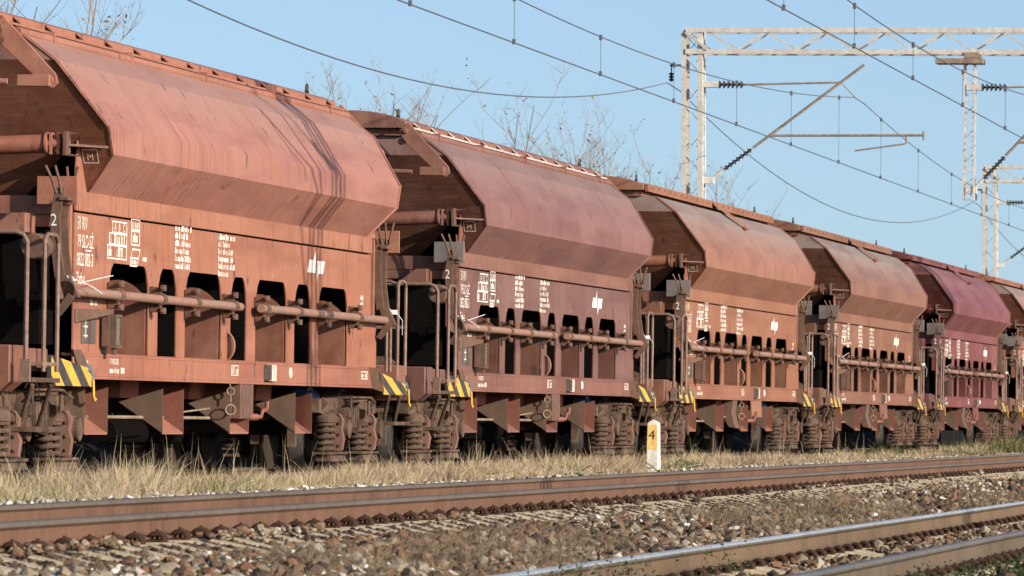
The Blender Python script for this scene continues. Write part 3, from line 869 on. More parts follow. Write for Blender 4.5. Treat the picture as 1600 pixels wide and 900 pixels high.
    text_mesh([('1', 2.33, .985)], .07, 1, mb, side)
    mb.ring((2.36, yp, 1.035), (0, 1, 0), .05, .008, 12, 4)
    strokes(mb, -6.55, -6.35, 1.03, .05, 45)
    mb.build('sole_lettering', MT['letter'], w)
    yp = -1.2105
    mb = MB()
    for i, xx in enumerate((-4.85, -1.67, 1.42, 4.55)): text_mesh([('1', xx, 1.985)], .07, .8, mb, side)
    strokes(mb, 6.02, 6.2, 1.86, .05, 51); strokes(mb, 6.02, 6.2, 1.79, .05, 52)
    strokes(mb, -6.3, -6.0, 1.56, .05, 53); strokes(mb, -6.36, -5.95, 1.48, .05, 54)
    mb.build('small_marks', MT['letter'], w)
    mb = MB(); mb.box(1.06, 1.10, -1.29, -1.218, .95, 1.105); mb.build('label_holder', MT['greypl'], w)
    mb = MB(); mb.box(1.103, 1.47, -1.26, -1.245, .945, 1.108); mb.build('paper_label', MT['paper'], w)
    # card holder and lamp iron on the left of the panel
    mb = MB(); mb.box(-6.62, -6.38, -1.218, -1.208, 1.22, 1.44); mb.box(-6.33, -6.1, -1.218, -1.208, 1.22, 1.44)
    ch = mb.build('card_holder', MT['greypl'], w)
    mb = MB()
    for z in (1.28, 1.36): mb.box(-6.56, -6.42, -1.2215, -1.2185, z, z + .012)
    mb.box(-6.51, -6.495, -1.2245, -1.222, 1.26, 1.42)
    mb.build('card_mark', MT['white'], ch)
    mb = MB()
    mb.prism([(-6.86, -1.215, 1.40), (-6.86, -1.215, 1.52), (-6.0, -1.33, 1.53), (-6.0, -1.33, 1.49)], (.02, -.02, 0))
    li = mb.build('lamp_bracket', MT['lever'], w)
    mb = MB()
    for (a, b, c, d) in ((-5.92, -5.90, 1.21, 1.46), (-5.70, -5.68, 1.21, 1.46)): mb.box(a, b, -1.36, -1.26, c, d)
    mb.box(-5.92, -5.68, -1.36, -1.26, 1.461, 1.485); mb.box(-5.92, -5.68, -1.36, -1.26, 1.185, 1.209)
    mb.box(-5.95, -5.925, -1.30, -1.235, 1.2, 1.50)
    mb.box(-5.85, -5.75, -1.33, -1.3, 1.13, 1.184)
    mb.build('lamp_frame', MT['lever'], li)
    mb = MB(); mb.box(-5.895, -5.705, -1.345, -1.275, 1.212, 1.458); mb.build('lamp_glass', MT['glass'], li)
    mb = MB()                                                      # framed M on the sloped end plate
    zz, yy = 2.86, -1.28
    def endp(a, b):
        return (-xe(zz + b) - .004, yy - a, zz + b)
    # plate normal faces -x: text runs towards -y
    text_mesh([('M', -.035, -.032)], .085, .95, mb, endp)
    for (a0, a1, b0, b1) in ((-.07, .07, .055, .063), (-.07, .07, -.058, -.05), (-.07, -.062, -.05, .055), (.062, .07, -.05, .055)):
        mb.add([endp(a0, b0), endp(a1, b0), endp(a1, b1), endp(a0, b1)], [(0, 1, 2, 3)])
    mb.build('end_mark', MT['white'], w)
    # --- bogies
    for bx in (-7.75, 6.15):
        bg = make_bogie(w, bx)
    return w

def make_bogie(w, bx):
    mb = MB()
    mb.box(bx - .28, bx + .28, -1.02, 1.02, .62, .80)
    mb.cyl((bx, 0, .8), (bx, 0, .95), .2, 16)
    bo = mb.build('bogie', MT['bogie'], w, bevel=.008)
    for e in (-1, 1):
        mb = MB(); mb.box(bx + e * 1.42 - .05, bx + e * 1.42 + .05, -.92, .92, .64, .72); mb.build('cross_member', MT['bogie'], bo)
    for sg in (-1, 1):
        mb = MB()
        y0, y1 = sorted((sg * .93, sg * 1.07))
        prof = [(-1.55, .63), (-1.55, .78), (-.62, .79), (-.40, .70), (.40, .70), (.62, .79), (1.55, .78), (1.55, .63), (1.25, .60), (.55, .60), (.38, .46), (-.38, .46), (-.55, .60), (-1.25, .60)]
        mb.prism([(bx + a, y0, b) for a, b in prof], (0, y1 - y0, 0))
        # ribbed spring plank and slanted cover plates
        for k in range(4): mb.box(bx - .18 + k * .11, bx - .13 + k * .11, min(sg * 1.08, sg * 1.15), max(sg * 1.08, sg * 1.15), .47, .68)
        mb.prism([(bx - .55, sg * 1.08, .80), (bx - .55, sg * 1.24, .76), (bx - .55, sg * 1.24, .74), (bx - .55, sg * .85, .79)], (.75, 0, .02))
        mb.prism([(bx - .66, sg * .8, .70), (bx - .66, sg * 1.22, .68), (bx - .66, sg * 1.22, .58), (bx - .66, sg * .8, .58)], (.06, 0, 0))
        mb.prism([(bx + .42, sg * 1.10, .68), (bx + .42, sg * 1.22, .66), (bx + .42, sg * 1.08, .40), (bx + .42, sg * .98, .43)], (.04, 0, 0))
        mb.tube([(bx - .6, sg * 1.23, .80), (bx + .3, sg * 1.26, .80), (bx + .55, sg * 1.26, .74)], .014, 6)
        for dx in (-.62, .38): mb.tube([(bx + dx, sg * 1.22, .80), (bx + dx, sg * 1.22, .60)], .016, 6)
        for dx in (-1.45, -.6, .25, 1.1):
            mb.prism([(bx + dx, sg * 1.07, .80), (bx + dx, sg * 1.16, .74), (bx + dx, sg * 1.07, .66)], (.03, 0, 0))
        mb.build('side_frame', MT['bogie'], bo, bevel=.008)
        for ax in (-.9, .9):
            mb = MB()
            x = bx + ax
            mb.box(x - .15, x + .15, min(sg * .9, sg * 1.20), max(sg * .9, sg * 1.20), .34, .58)
            mb.cyl((x, sg * 1.18, .46), (x, sg * 1.27, .46), .105, 16)
            mb.box(x - .46, x + .46, min(sg * .96, sg * 1.15), max(sg * .96, sg * 1.15), .185, .212)
            mb.prism([(x - .19, sg * 1.12, .63), (x - .19, sg * 1.19, .62), (x - .19, sg * 1.235, .55), (x - .19, sg * 1.215, .46), (x - .19, sg * 1.24, .36), (x - .19, sg * 1.22, .23), (x - .19, sg * 1.12, .22)], (.09, 0, 0), 1)
            for zz in (.28, .40, .52): mb.cyl((x - .21, sg * 1.19, zz), (x - .19, sg * 1.19, zz), .016, 8)
            mb.box(x - .24, x - .2, min(sg * 1.10, sg * 1.16), max(sg * 1.10, sg * 1.16), .24, .66)
            mb.tube([(x - .22, sg * 1.17, .62), (x - .25, sg * 1.22, .58), (x - .25, sg * 1.22, .50)], .012, 6)
            mb.prism([(x - .40, sg * .99, .175), (x - .40, sg * 1.14, .175), (x - .40, sg * 1.16, .11), (x - .40, sg * .97, .11)], (.8, 0, 0))
            mb.build('axle_box', [MT['bogie'], MT['bogie_red']], bo, bevel=.008)
            for dx in (-.34, .34):
                mb = MB()
                for k in range(5):
                    mb.ring((x + dx, sg * (1.06 if dx < 0 else .99), .24 + k * .066), (.0, .12, 1), .098 if dx < 0 else .08, .022, 20, 7)
                mb.cyl((x + dx, sg * 1.06, .215), (x + dx, sg * 1.06, .55), .05, 10)
                # domed cap
                rr = [(.135, .53), (.135, .58), (.12, .615), (.08, .635), (.02, .64)] if dx < 0 else [(.10, .53), (.10, .58), (.06, .6)]
                for (ra, za), (rb, zb) in zip(rr[:-1], rr[1:]): mb.cyl((x + dx, sg * (1.06 if dx < 0 else .99), za), (x + dx, sg * (1.06 if dx < 0 else .99), zb), ra, 18, rb, caps=False)
                mb.build('coil_spring', MT['bogie'], bo)
    for ax in (-.9, .9):
        mb = MB()
        x = bx + ax
        mb.cyl((x, -1.0, .46), (x, 1.0, .46), .075, 14)
        for sg in (-1, 1):
            mb.cyl((x, sg * .70, .46), (x, sg * .83, .46), .455, 40, .445, m=1)
            mb.cyl((x, sg * .835, .46), (x, sg * .84, .46), .41, 40, .40)
            mb.cyl((x, sg * .665, .46), (x, sg * .695, .46), .49, 40)
            mb.cyl((x, sg * .60, .46), (x, sg * .90, .46), .13, 16)
        mb.build('wheelset', [MT['wheel'], MT['tread']], bo)
        for sg in (-1, 1):
            for e in (-1, 1):
                mb = MB()
                mb.prism([(x + e * .50, sg * .70, .28), (x + e * .50, sg * .70, .60), (x + e * .56, sg * .70, .64), (x + e * .56, sg * .70, .26)], (0, sg * .09, 0))
                mb.box(x + e * .53 - .03, x + e * .53 + .03, min(sg * .72, sg * .78), max(sg * .72, sg * .78), .62, .8)
                mb.build('brake_block', MT['bogie'], bo)
    return bo

protoA = make_wagon('A')
protoB = make_wagon('B')
WAGONS = [
    ('A', (.30, .118, .068), .28, 'largest salmon red hopper wagon, striped by mast shadows, cut off by the left edge'),
    ('A', (.185, .078, .052), .28, 'dull purplish brown hopper wagon with whitish scraped lid edge, second from the left'),
    ('B', (.245, .10, .049), .75, 'orange brown hopper wagon with grey dusty top, right behind the white milepost'),
    ('B', (.195, .082, .043), .75, 'tan brown grey topped hopper wagon between the orange brown one and the dark maroon one'),
    ('B', (.15, .038, .034), .10, 'dark maroon hopper wagon, the reddest of the train, near its far end'),
    ('B', (.245, .10, .055), .7, 'furthest brown hopper wagon, half cut off by the right edge of the photo'),
]
usedA = usedB = False
for i, (k, rgb, dust, lab) in enumerate(WAGONS):
    if k == 'A':
        r_ = protoA if not usedA else copy_tree(protoA); usedA = True
    else:
        r_ = protoB if not usedB else copy_tree(protoB); usedB = True
    r_.location = (X1 + PITCH_L * i, Y0, 0)
    tag(r_, lab, 'freight wagon', 'covered hopper wagons in one train')
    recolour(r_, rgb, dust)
    if i:
        for ch in r_.children:
            if ch.name.startswith('sign_plate'): ch.color = (.15, .135, .12, 1)
    if i == 1:
        for ch in r_.children:
            if ch.name.startswith('lid_flange'): ch.color = (.55, .45, .40, 1)
            if ch.name.startswith('side_panel'): ch.color = (.145, .066, .050, 1)

# ------------------------------------------------------------------ ground
def gz(y):
    pts = [(-400, -.6), (2.0, -.55), (3.3, -.48), (3.7, -.425), (4.3, -.43), (4.6, -.475), (5.5, -.475), (5.8, -.425), (6.3, -.425), (6.9, -.36), (7.6, -.27), (8.0, -.262), (10.2, -.25), (10.45, -.09), (10.9, -.085), (11.5, -.11), (12.4, -.13), (13.0, -.17), (15.3, -.2), (16.2, -.1), (17.0, .3), (18.6, .8), (22, 1.05), (2500, 1.05)]
    for (a, za), (b, zb) in zip(pts[:-1], pts[1:]):
        if a <= y <= b: return za + (zb - za) * (y - a) / (b - a)
    return -.5
mb = MB()
xs = [-300, 0, 15] + [20 + i * 1.0 for i in range(120)] + [145, 180, 240, 400, 900, 3000]
ys = [-400, -60, -10, 0, 1.5] + [2 + i * .2 for i in range(80)] + [18.2, 18.8, 19.5, 21, 22, 25, 60, 300, 2500]
vs = []
for x in xs:
    for y in ys:
        z = gz(y)
        if 2 < y < 18.5 and 15 < x < 180: z += .03 * mnoise.noise((x * 1.3, y * 1.3, 0)) + .015 * mnoise.noise((x * 4, y * 4, 3))
        vs.append((x, y, z))
ny = len(ys)
fs = [(i * ny + j, (i + 1) * ny + j, (i + 1) * ny + j + 1, i * ny + j + 1) for i in range(len(xs) - 1) for j in range(ny - 1)]
mb.add(vs, fs)
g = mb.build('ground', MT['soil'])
tag(g, kind='structure')

# ------------------------------------------------------------------ rails
RP = [(-.075, 0), (.075, 0), (.075, .011), (.022, .028), (.009, .042), (.009, .108), (.030, .122), (.0365, .128), (.0365, .141), (.033, .151), (.020, .158), (-.020, .158), (-.033, .151), (-.0365, .141), (-.0365, .128), (-.030, .122), (-.009, .108), (-.009, .042), (-.022, .028), (-.075, .011)]
def rail(y, ztop, mats, label):
    mb = MB()
    n = len(RP)
    xs_ = [10] + [20 + 2.5 * i for i in range(80)] + [300, 600]
    for k, x in enumerate(xs_):
        wob = .004 * math.sin(x * .31) + .003 * math.sin(x * .83 + y)
        for (a, b) in RP: mb.v.append((x, y + a + wob, ztop - .159 + b))
    for k in range(len(xs_) - 1):
        for j in range(n):
            j2 = (j + 1) % n
            mb.f.append((k * n + j, (k + 1) * n + j, (k + 1) * n + j2, k * n + j2))
            mb.m.append(2 if j in (8, 9, 10, 11, 12) else (1 if j in (6, 7, 13, 14) else 0))
    o = mb.build('rail', mats)
    return tag(o, label, 'rail', 'railway rails')
rail(10.1, 0, RAIL_RUSTY, 'rusty brown rail of the middle track, the further one beside the grass')
rail(8.6, 0, RAIL_RUSTY, 'tall rusty rail of the middle track, the nearer one with clips below')
rail(5.60, -.225, RAIL_BRIGHT, 'rail with shiny silver worn top on the front track')
rail(4.12, -.222, RAIL_DULL, 'dull grey topped rail in the bottom right corner, nearest the camera')
rail(13.25, -.005, RAIL_RUSTY, 'rail under the near wheels of the hopper wagons, half hidden by grass')
rail(14.75, -.005, RAIL_RUSTY, 'rail under the far wheels of the hopper wagons, in their shadow')

# ------------------------------------------------------------------ sleepers and clips
def fastening(mb, y, x=0):
    tall = y < 0
    mb.box(x - .08, x + .08, y - .165, y + .165, .0, .014)
    for sg in (-1, 1):
        c = y + sg * .118
        for dx in (-.034, .034):
            mb.ring((x + dx, c, .006), (1, 0, 0), (.050 if sg < 0 else .042) if tall else .036, .015, 10, 6, a0=0, a1=math.pi, ref=(0, 1, 0))
        bt = .080 if tall and sg < 0 else .058
        mb.cyl((x, c, .014), (x, c, bt), .012, 8)
        mb.cyl((x, c, .040), (x, c, .056), .024, 6)
        mb.box(x - .055, x + .055, c - .012, c + .03, .04, .05)
def flat_sleeper(mb, m=0, cut=1.3):
    # prestressed sleeper: raised rail seats, shoulders falling away to the ends
    st = [(-1.30, -.075, .8), (-1.12, -.04, .95), (-.96, -.004, 1), (-.93, 0, 1), (-.58, 0, 1), (-.45, -.03, .9), (.45, -.03, .9), (.58, 0, 1), (.93, 0, 1), (.96, -.004, 1), (1.12, -.04, .95), (1.30, -.075, .8)]
    vs, fs = [], []
    for y, t, k in st: vs += [(-.15, y, -.21), (.15, y, -.21), (.12 * k, y, t - .02), (.09 * k, y, t), (-.09 * k, y, t), (-.12 * k, y, t - .02)]
    for i in range(len(st) - 1):
        for j in range(6): fs.append((i * 6 + j, i * 6 + (j + 1) % 6, (i + 1) * 6 + (j + 1) % 6, (i + 1) * 6 + j))
    fs += [tuple(range(6)), tuple(range(len(vs) - 6, len(vs)))]
    mb.add(vs, fs, m)
mb = MB(); flat_sleeper(mb); sl0 = mb.build('sleeper', MT['concrete'], bevel=.015)
fas = []
for yy in (-.75, .75):
    mb = MB(); fastening(mb, yy)
    fas.append(mb.build('rail_fastening', MT['clip'], sl0))
mb = MB(); flat_sleeper(mb, 0); n0 = len(mb.m); fastening(mb, -.75)
for k in range(n0, len(mb.m)): mb.m[k] = 1
mb2 = MB(); mb2.v, mb2.f, mb2.m = list(mb.v), list(mb.f), list(mb.m)
o_ = len(mb2.f); fastening(mb2, .75)
for k in range(o_, len(mb2.m)): mb2.m[k] = 1
far_me = mb2.mesh('sleeper', [MT['concrete'], MT['clip']])
LAB1 = 'concrete sleeper with rusty clips under the middle rusty track'
LAB2 = 'concrete sleeper with rusty clips under the front track with the shiny rail'
cnt = 0; stuffv = []
first = True
jobs = []
for i in range(290): jobs.append((29.4 + .6 * i, 9.35, -.172, LAB1, 'sleepers of the middle track'))
for i in range(190): jobs.append((27.3 + .6 * i, 4.86, -.404, LAB2, 'sleepers of the front track'))
jobs = [j for j in jobs if (j[1] > 5) or j[0] < 125]
jobs.sort(key=lambda j: j[0])
merge_v, merge_f = MB(), None
for n_, (x, y, z, lab, grp) in enumerate(jobs):
    jx, jr = random.uniform(-.025, .025), random.uniform(-.012, .012)
    if n_ < 110:
        o = sl0 if first else copy_tree(sl0); first = False
    elif n_ < 298:
        o = bpy.data.objects.new('sleeper', far_me); col.objects.link(o)
    else:
        for p in mb2.v: merge_v.v.append((p[0] + x, p[1] + y, p[2] + z))
        off = len(merge_v.v) - len(mb2.v)
        merge_v.f.extend([tuple(i + off for i in f) for f in mb2.f]); merge_v.m.extend(mb2.m)
        continue
    o.location = (x + jx, y, z + random.uniform(-.006, .0)); o.rotation_euler = (0, 0, jr)
    tag(o, lab, 'sleeper', grp)
o = merge_v.build('distant_sleepers', [MT['concrete'], MT['clip']])
tag(o, 'row of distant concrete sleepers running away under the middle track', 'sleepers', kind='stuff')

# ------------------------------------------------------------------ ballast stones
phi = (1 + 5 ** .5) / 2
ICO_V = np.array([(-1, phi, 0), (1, phi, 0), (-1, -phi, 0), (1, -phi, 0), (0, -1, phi), (0, 1, phi), (0, -1, -phi), (0, 1, -phi), (phi, 0, -1), (phi, 0, 1), (-phi, 0, -1), (-phi, 0, 1)], float) / 1.902
ICO_F = np.array([(0, 11, 5), (0, 5, 1), (0, 1, 7), (0, 7, 10), (0, 10, 11), (1, 5, 9), (5, 11, 4), (11, 10, 2), (10, 7, 6), (7, 1, 8), (3, 9, 4), (3, 4, 2), (3, 2, 6), (3, 6, 8), (3, 8, 9), (4, 9, 5), (2, 4, 11), (6, 2, 10), (8, 6, 7), (9, 8, 1)])
VAR = []
for k in range(14):
    v = ICO_V * (1 + rng.uniform(-.32, .30, (12, 1)))
    v = v * np.array([1, rng.uniform(.6, 1), rng.uniform(.45, .85)])
    VAR.append(v)
VAR = np.array(VAR)
def stones(name, X, Y, Z, S, mat, label):
    n = len(X)
    v = VAR[rng.integers(0, len(VAR), n)] * S[:, None, None]
    a = rng.uniform(0, 2 * np.pi, n); b = rng.uniform(-.7, .7, n)
    ca, sa, cb, sb = np.cos(a), np.sin(a), np.cos(b), np.sin(b)
    x, y, z = v[..., 0], v[..., 1], v[..., 2]
    y, z = y * cb[:, None] - z * sb[:, None], y * sb[:, None] + z * cb[:, None]
    x, y = x * ca[:, None] - y * sa[:, None], x * sa[:, None] + y * ca[:, None]
    vv = np.stack([x + X[:, None], y + Y[:, None], z + Z[:, None]], -1).reshape(-1, 3)
    ff = (ICO_F[None] + (np.arange(n) * 12)[:, None, None]).reshape(-1, 3)
    o = bulk(name, vv, ff, 3, mat)
    return tag(o, label, 'ballast', kind='stuff')
GZ = np.vectorize(gz)
def nz(X, Y, sx, sy, o): return np.array([mnoise.noise((x * sx, y * sy, o)) for x, y in zip(X, Y)])
def scatter(n, x0, x1, y0, y1, power=1.6):
    """more of them near the camera"""
    t = rng.random(n)
    k = 1 - power
    X = (x0 ** k + t * (x1 ** k - x0 ** k)) ** (1 / k)
    return X, rng.uniform(y0, y1, n)
parts = []
X, Y = scatter(48000, 26, 150, 5.72, 8.1); parts.append((X, Y))
X, Y = scatter(5500, 26, 110, 4.22, 4.85); parts.append((X, Y))
X, Y = scatter(1500, 24, 90, 2.6, 4.05); parts.append((X, Y))
X, Y = scatter(6500, 26, 110, 4.75, 5.46)
k_ = np.array([mnoise.noise((x * .3, y * 1.2, 21.0)) for x, y in zip(X, Y)]) > -.02; parts.append((X[k_], Y[k_] ))
X, Y = scatter(6000, 26, 120, 7.9, 10.6, 1.4); parts.append((X, Y))
X = np.concatenate([p[0] for p in parts]); Y = np.concatenate([p[1] for p in parts])
S = np.clip(rng.lognormal(math.log(.0235), .48, len(X)), .008, .065)
Z = GZ(Y) + S * .25 + rng.uniform(-.02, .025, len(X))
low = (Y > 4.7) & (Y < 5.5); Z[low] += .045
inb = (Y > 7.8) & (Y < 8.5)
Z[inb] -= .012
stones('ballast_stones', X, Y, Z, S, MT['stone'], 'brown, tan and rust coloured ballast stones between the tracks')
X, Y = scatter(15000, 34, 190, 10.32, 10.98, 1.5)
S = np.clip(rng.lognormal(math.log(.019), .38, len(X)), .011, .055)
Z = GZ(Y) + S * .3 + rng.uniform(-.005, .04, len(X))
k1 = np.array([mnoise.noise((x * .18, 5.5, 0)) for x in X]); keep = (k1 + rng.random(len(X)) * .8 > .02) & ~((X > 68) & (X < 74))
stones('white_ballast_stones', X[keep], Y[keep], Z[keep], S[keep], MT['stone_white'], 'strip of whitish ballast stones between the rusty rail and the dry grass')
# dark small ballast packed between the sleeper ends of the middle track and of the front track
n_ = 15000
X, Y = scatter(n_, 29, 130, 7.95, 8.50, 1.6)
k_ = np.round((X - 29.4) / .6); X = 29.4 + .6 * k_ + np.sign(rng.uniform(-1, 1, n_)) * rng.uniform(.135, .30, n_)
S = np.clip(rng.lognormal(math.log(.018), .35, n_), .008, .04)
Z = -.205 - .075 * np.clip((8.35 - Y) / .35, 0, 1) + rng.uniform(-.014, .012, n_)
stones('packed_ballast', X, Y, Z, S, MT['stone_dark'], 'dark fine ballast packed between the sleeper ends')
X, Y = scatter(1500, 29, 120, 8.28, 8.50, 1.6)
kk = nz(X, Y, .35, .5, 14.2); k_ = kk > .05
S = np.clip(rng.lognormal(math.log(.022), .4, len(X)), .01, .05)
stones('stray_ballast', X[k_], Y[k_], -.165 + rng.uniform(0, .03, len(X))[k_], S[k_], MT['stone'], 'stray ballast stones lying over the rail clips')
n_ = 6000
X, Y = scatter(n_, 27.3, 90, 4.25, 5.48, 1.6)
Y = np.where(rng.random(n_) < .4, Y, np.minimum(Y, 5.0)); k_ = np.round((X - 27.3) / .6); X = 27.3 + .6 * k_ + np.sign(rng.uniform(-1, 1, n_)) * rng.uniform(.14, .30, n_)
S = np.clip(rng.lognormal(math.log(.02), .35, n_), .008, .045)
Z = -.452 + rng.uniform(-.012, .012, n_)
stones('packed_ballast', X, Y, Z, S, MT['stone_dark'], 'dark fine ballast packed between the front track sleepers')
# pale patches of stones in the six foot
X, Y = scatter(5200, 27, 140, 6.2, 8.0)
kk = np.array([mnoise.noise((x * .22, y * .9, 7.7)) for x, y in zip(X, Y)]); keep = (kk > .24) | ((X < 37) & (Y > 6.9) & (rng.random(len(X)) < .5))
S = np.clip(rng.lognormal(math.log(.021), .42, len(X)), .01, .06)
Z = GZ(Y) + S * .5 + rng.uniform(0, .03, len(X))
stones('pale_ballast_stones', X[keep], Y[keep], Z[keep], S[keep], MT['stone_white'], 'scattered pale limestone stones among the brown ballast')

# ------------------------------------------------------------------ grass
def blades(name, X, Y, H, W, lean, mat, label, cat, zoff=0, seg=3, droop=1.0, zfun=None):
    n = len(X)
    Z = (GZ(Y) if zfun is None else zfun(X, Y)) + zoff
    a = rng.uniform(0, 2 * np.pi, n)
    ln = np.abs(rng.normal(0, lean, n)) * H
    dx, dy = np.cos(a), np.sin(a)
    px, py = -dy, dx
    # blades face the camera side more than not
    b = rng.uniform(0, np.pi, n); px, py = np.cos(b), np.sin(b)
    rows = []
    for s_ in range(seg + 1):
        t = s_ / seg
        off = ln * t ** 2
        zz = Z + H * (t - .35 * droop * (ln / np.maximum(H, 1e-3)) * t ** 2.2)
        wd = W * (1 - t) ** .7 * .5 if s_ < seg else W * .03
        rows.append(np.stack([X + dx * off - px * wd, Y + dy * off - py * wd, zz], -1))
        rows.append(np.stack([X + dx * off + px * wd, Y + dy * off + py * wd, zz], -1))
    vv = np.stack(rows, 1)
    k = 2 * (seg + 1)
    f = np.array([(2 * s_, 2 * s_ + 1, 2 * s_ + 3, 2 * s_ + 2) for s_ in range(seg)])
    ff = (f[None] + (np.arange(n) * k)[:, None, None]).reshape(-1, 4)
    o = bulk(name, vv.reshape(-1, 3), ff, 4, mat)
    return tag(o, label, cat, kind='stuff')
def tufts(n, x0, x1, y0, y1, per, power, hfun, wscale, lean, rad, name, mat, label, cat, keepfun, seg=3):
    X, Y = scatter(n, x0, x1, y0, y1, power)
    k = keepfun(X, Y); X, Y = X[k], Y[k]
    hh = hfun(X, Y)
    cnt = rng.integers(per // 2, per * 3 // 2, len(X))
    idx = np.repeat(np.arange(len(X)), cnt)
    m = len(idx)
    r = np.abs(rng.normal(0, rad, m)); a = rng.uniform(0, 2 * np.pi, m)
    bx, by = X[idx] + r * np.cos(a), Y[idx] + r * np.sin(a) * .8
    H = hh[idx] * rng.uniform(.55, 1.2, m)
    # blades spill outwards from the tuft, with a common windblown set
    sa = rng.normal(0, .5, len(X)); sb = rng.normal(-.15, .45, len(X))
    lx = np.cos(a) * (.3 + r / rad * .35) + sa[idx] + rng.normal(0, .3, m)
    ly = np.sin(a) * (.3 + r / rad * .35) + sb[idx] + rng.normal(0, .3, m)
    L = lean * H
    Z = GZ(by)
    W = rng.uniform(.0035, .0075, m) * wscale(bx)
    q = rng.uniform(0, np.pi, m); px, py = np.cos(q), np.sin(q)
    rows = []
    ll = np.hypot(lx, ly) * lean
    for s_ in range(seg + 1):
        t = s_ / seg
        zz = Z + H * (t - np.clip(.32 * ll, 0, .62) * t ** 2.4)
        wd = W * (1 - t) ** .6 * .5 if s_ < seg else W * .04
        for sgn in (-1, 1):
            rows.append(np.stack([bx + lx * L * t ** 1.7 + sgn * px * wd, by + ly * L * t ** 1.7 + sgn * py * wd, zz], -1))
    vv = np.stack(rows, 1); k_ = 2 * (seg + 1)
    f = np.array([(2 * s_, 2 * s_ + 1, 2 * s_ + 3, 2 * s_ + 2) for s_ in range(seg)])
    ff = (f[None] + (np.arange(m) * k_)[:, None, None]).reshape(-1, 4)
    o = bulk(name, vv.reshape(-1, 3), ff, 4, mat)
    return tag(o, label, cat, kind='stuff')
def g_keep(X, Y):
    c = nz(X, Y, .5, 1.1, 1.5)
    bare = np.interp(X, [76, 84, 98, 112], [0, .22, .22, 0]) * (Y < 12.3)
    post = (X > 70.5) & (X < 79.5) & (Y < 11.7) & (np.abs(Y - 11.5 - (X - 77.9) * .148) < .22)
    return (c + .35 * nz(X, Y, 2.2, 2.5, 6.1) > -.26 + 1.5 * bare) & ~post
def g_h(X, Y):
    edge = np.clip((Y - 10.75) / .6, .28, 1)
    c = nz(X, Y, .42, .9, 4.5)
    return (.215 + .235 * np.clip(c + .2, -.45, 1)) * edge * np.interp(X, [45, 60, 85, 100, 130, 160], [.95, .95, .85, .58, .8, 1.2]) * rng.uniform(.75, 1.2, len(X))
wsc = lambda x: np.clip(x / 52, .9, 2.6)
tufts(6200, 38, 225, 10.88, 13.1, 36, 1.5, g_h, wsc, .78, .095, 'dry_grass', MT['grass'], 'straw coloured dry grass with green tufts along the wagons', 'grass', g_keep)
X, Y = scatter(26000, 38, 200, 10.7, 13.2, 1.5)
blades('short_grass', X, Y, rng.uniform(.03, .11, len(X)), rng.uniform(.005, .01, len(X)) * wsc(X), .9, MT['grass'], 'short matted grass between the taller tufts', 'grass')
X, Y = scatter(520, 40, 170, 11.8, 14.0, 1.4)
blades('tall_grass_stalks', X, Y, rng.uniform(.3, .62, len(X)), rng.uniform(.005, .008, len(X)), .35, MT['grass'], 'tall dry stalks standing up before the wheels', 'grass')
# low dry scrub on the ballast
def s_keep(X, Y):
    cl = nz(X, Y, .13, .8, 9.1) + .4 * nz(X, Y, .7, 1.6, 2.2)
    return (cl > .04) & ~((X < 35) & (Y > 7.0))
def s_h(X, Y): return rng.uniform(.05, .15, len(X))
tufts(4200, 25, 150, 5.8, 7.75, 34, 1.6, s_h, lambda x: np.clip(x / 70, .5, 1.8), .8, .09, 'dry_scrub', MT['scrub'], 'brownish dry scrub growing through the ballast', 'scrub', s_keep, 2)
# brambles over the grass
mb = MB()
for k in range(44):
    x, y = random.uniform(64, 84), random.uniform(10.9, 12.6)
    z = gz(y); pts = []
    a = random.uniform(0, 6.28)
    for s_ in range(5):
        pts.append((x, y, z + random.uniform(.02, .10) + .07 * math.sin(s_ * .8)))
        x += math.cos(a) * .3 + random.uniform(-.1, .1); y += math.sin(a) * .13 + random.uniform(-.05, .05)
    mb.tube(pts, .006, 4, radii=[.008, .007, .006, .005, .003])
tag(mb.build('bramble_twigs', MT['bark']), 'tangle of dark bare bramble twigs on the grass verge', 'brambles', kind='stuff')

def leaf_cloud(name, C, size, mat, label, cat, flat=.5):
    n = len(C)
    a = rng.normal(size=(n, 3)); a /= np.linalg.norm(a, axis=1)[:, None]
    h_ = rng.normal(size=(n, 3)); b = np.cross(a, h_); b /= np.linalg.norm(b, axis=1)[:, None]
    s_ = (size * rng.uniform(.5, 1.3, n))[:, None]
    v = np.stack([C - a * s_, C + b * s_ * flat, C + a * s_, C - b * s_ * flat], 1).reshape(-1, 3)
    f = (np.array([[0, 1, 2, 3]])[None] + (np.arange(n) * 4)[:, None, None]).reshape(-1, 4)
    o = bulk(name, v, f, 4, mat)
    return tag(o, label, cat, kind='stuff') if label else o
# weeds in the bottom right corner and on the bright rail
X, Y = scatter(30000, 24, 90, 2.4, 4.02, 1.5)
cl = nz(X, Y, .8, 1.6, 3.3); keep = cl > -.3
X, Y, cl = X[keep], Y[keep], cl[keep]
C = np.stack([X, Y, GZ(Y) + (.04 + .13 * np.clip(cl + .3, 0, 1)) * rng.uniform(0, 1.2, len(X)) * np.clip((4.2 - Y) / .35, .25, 1)], -1)
leaf_cloud('ground_weeds', C, .017, MT['leaf'], 'low dark green weeds in front of the nearest rail', 'weeds')
cs = []
for (x, y, z, r, n) in ((30.5, 5.4, -.36, .22, 260), (33.2, 5.35, -.32, .25, 330), (35.6, 5.4, -.34, .16, 200), (39.0, 5.25, -.38, .18, 160), (32, 4.9, -.4, .3, 300), (35, 4.8, -.4, .25, 250), (28.6, 5.3, -.36, .2, 200)):
    c = rng.normal(size=(n, 3)) * np.array([r * 1.8, r * .35, r * .45]) + np.array([x, y, z]); c[:, 2] = np.maximum(c[:, 2], -.42); cs.append(c)
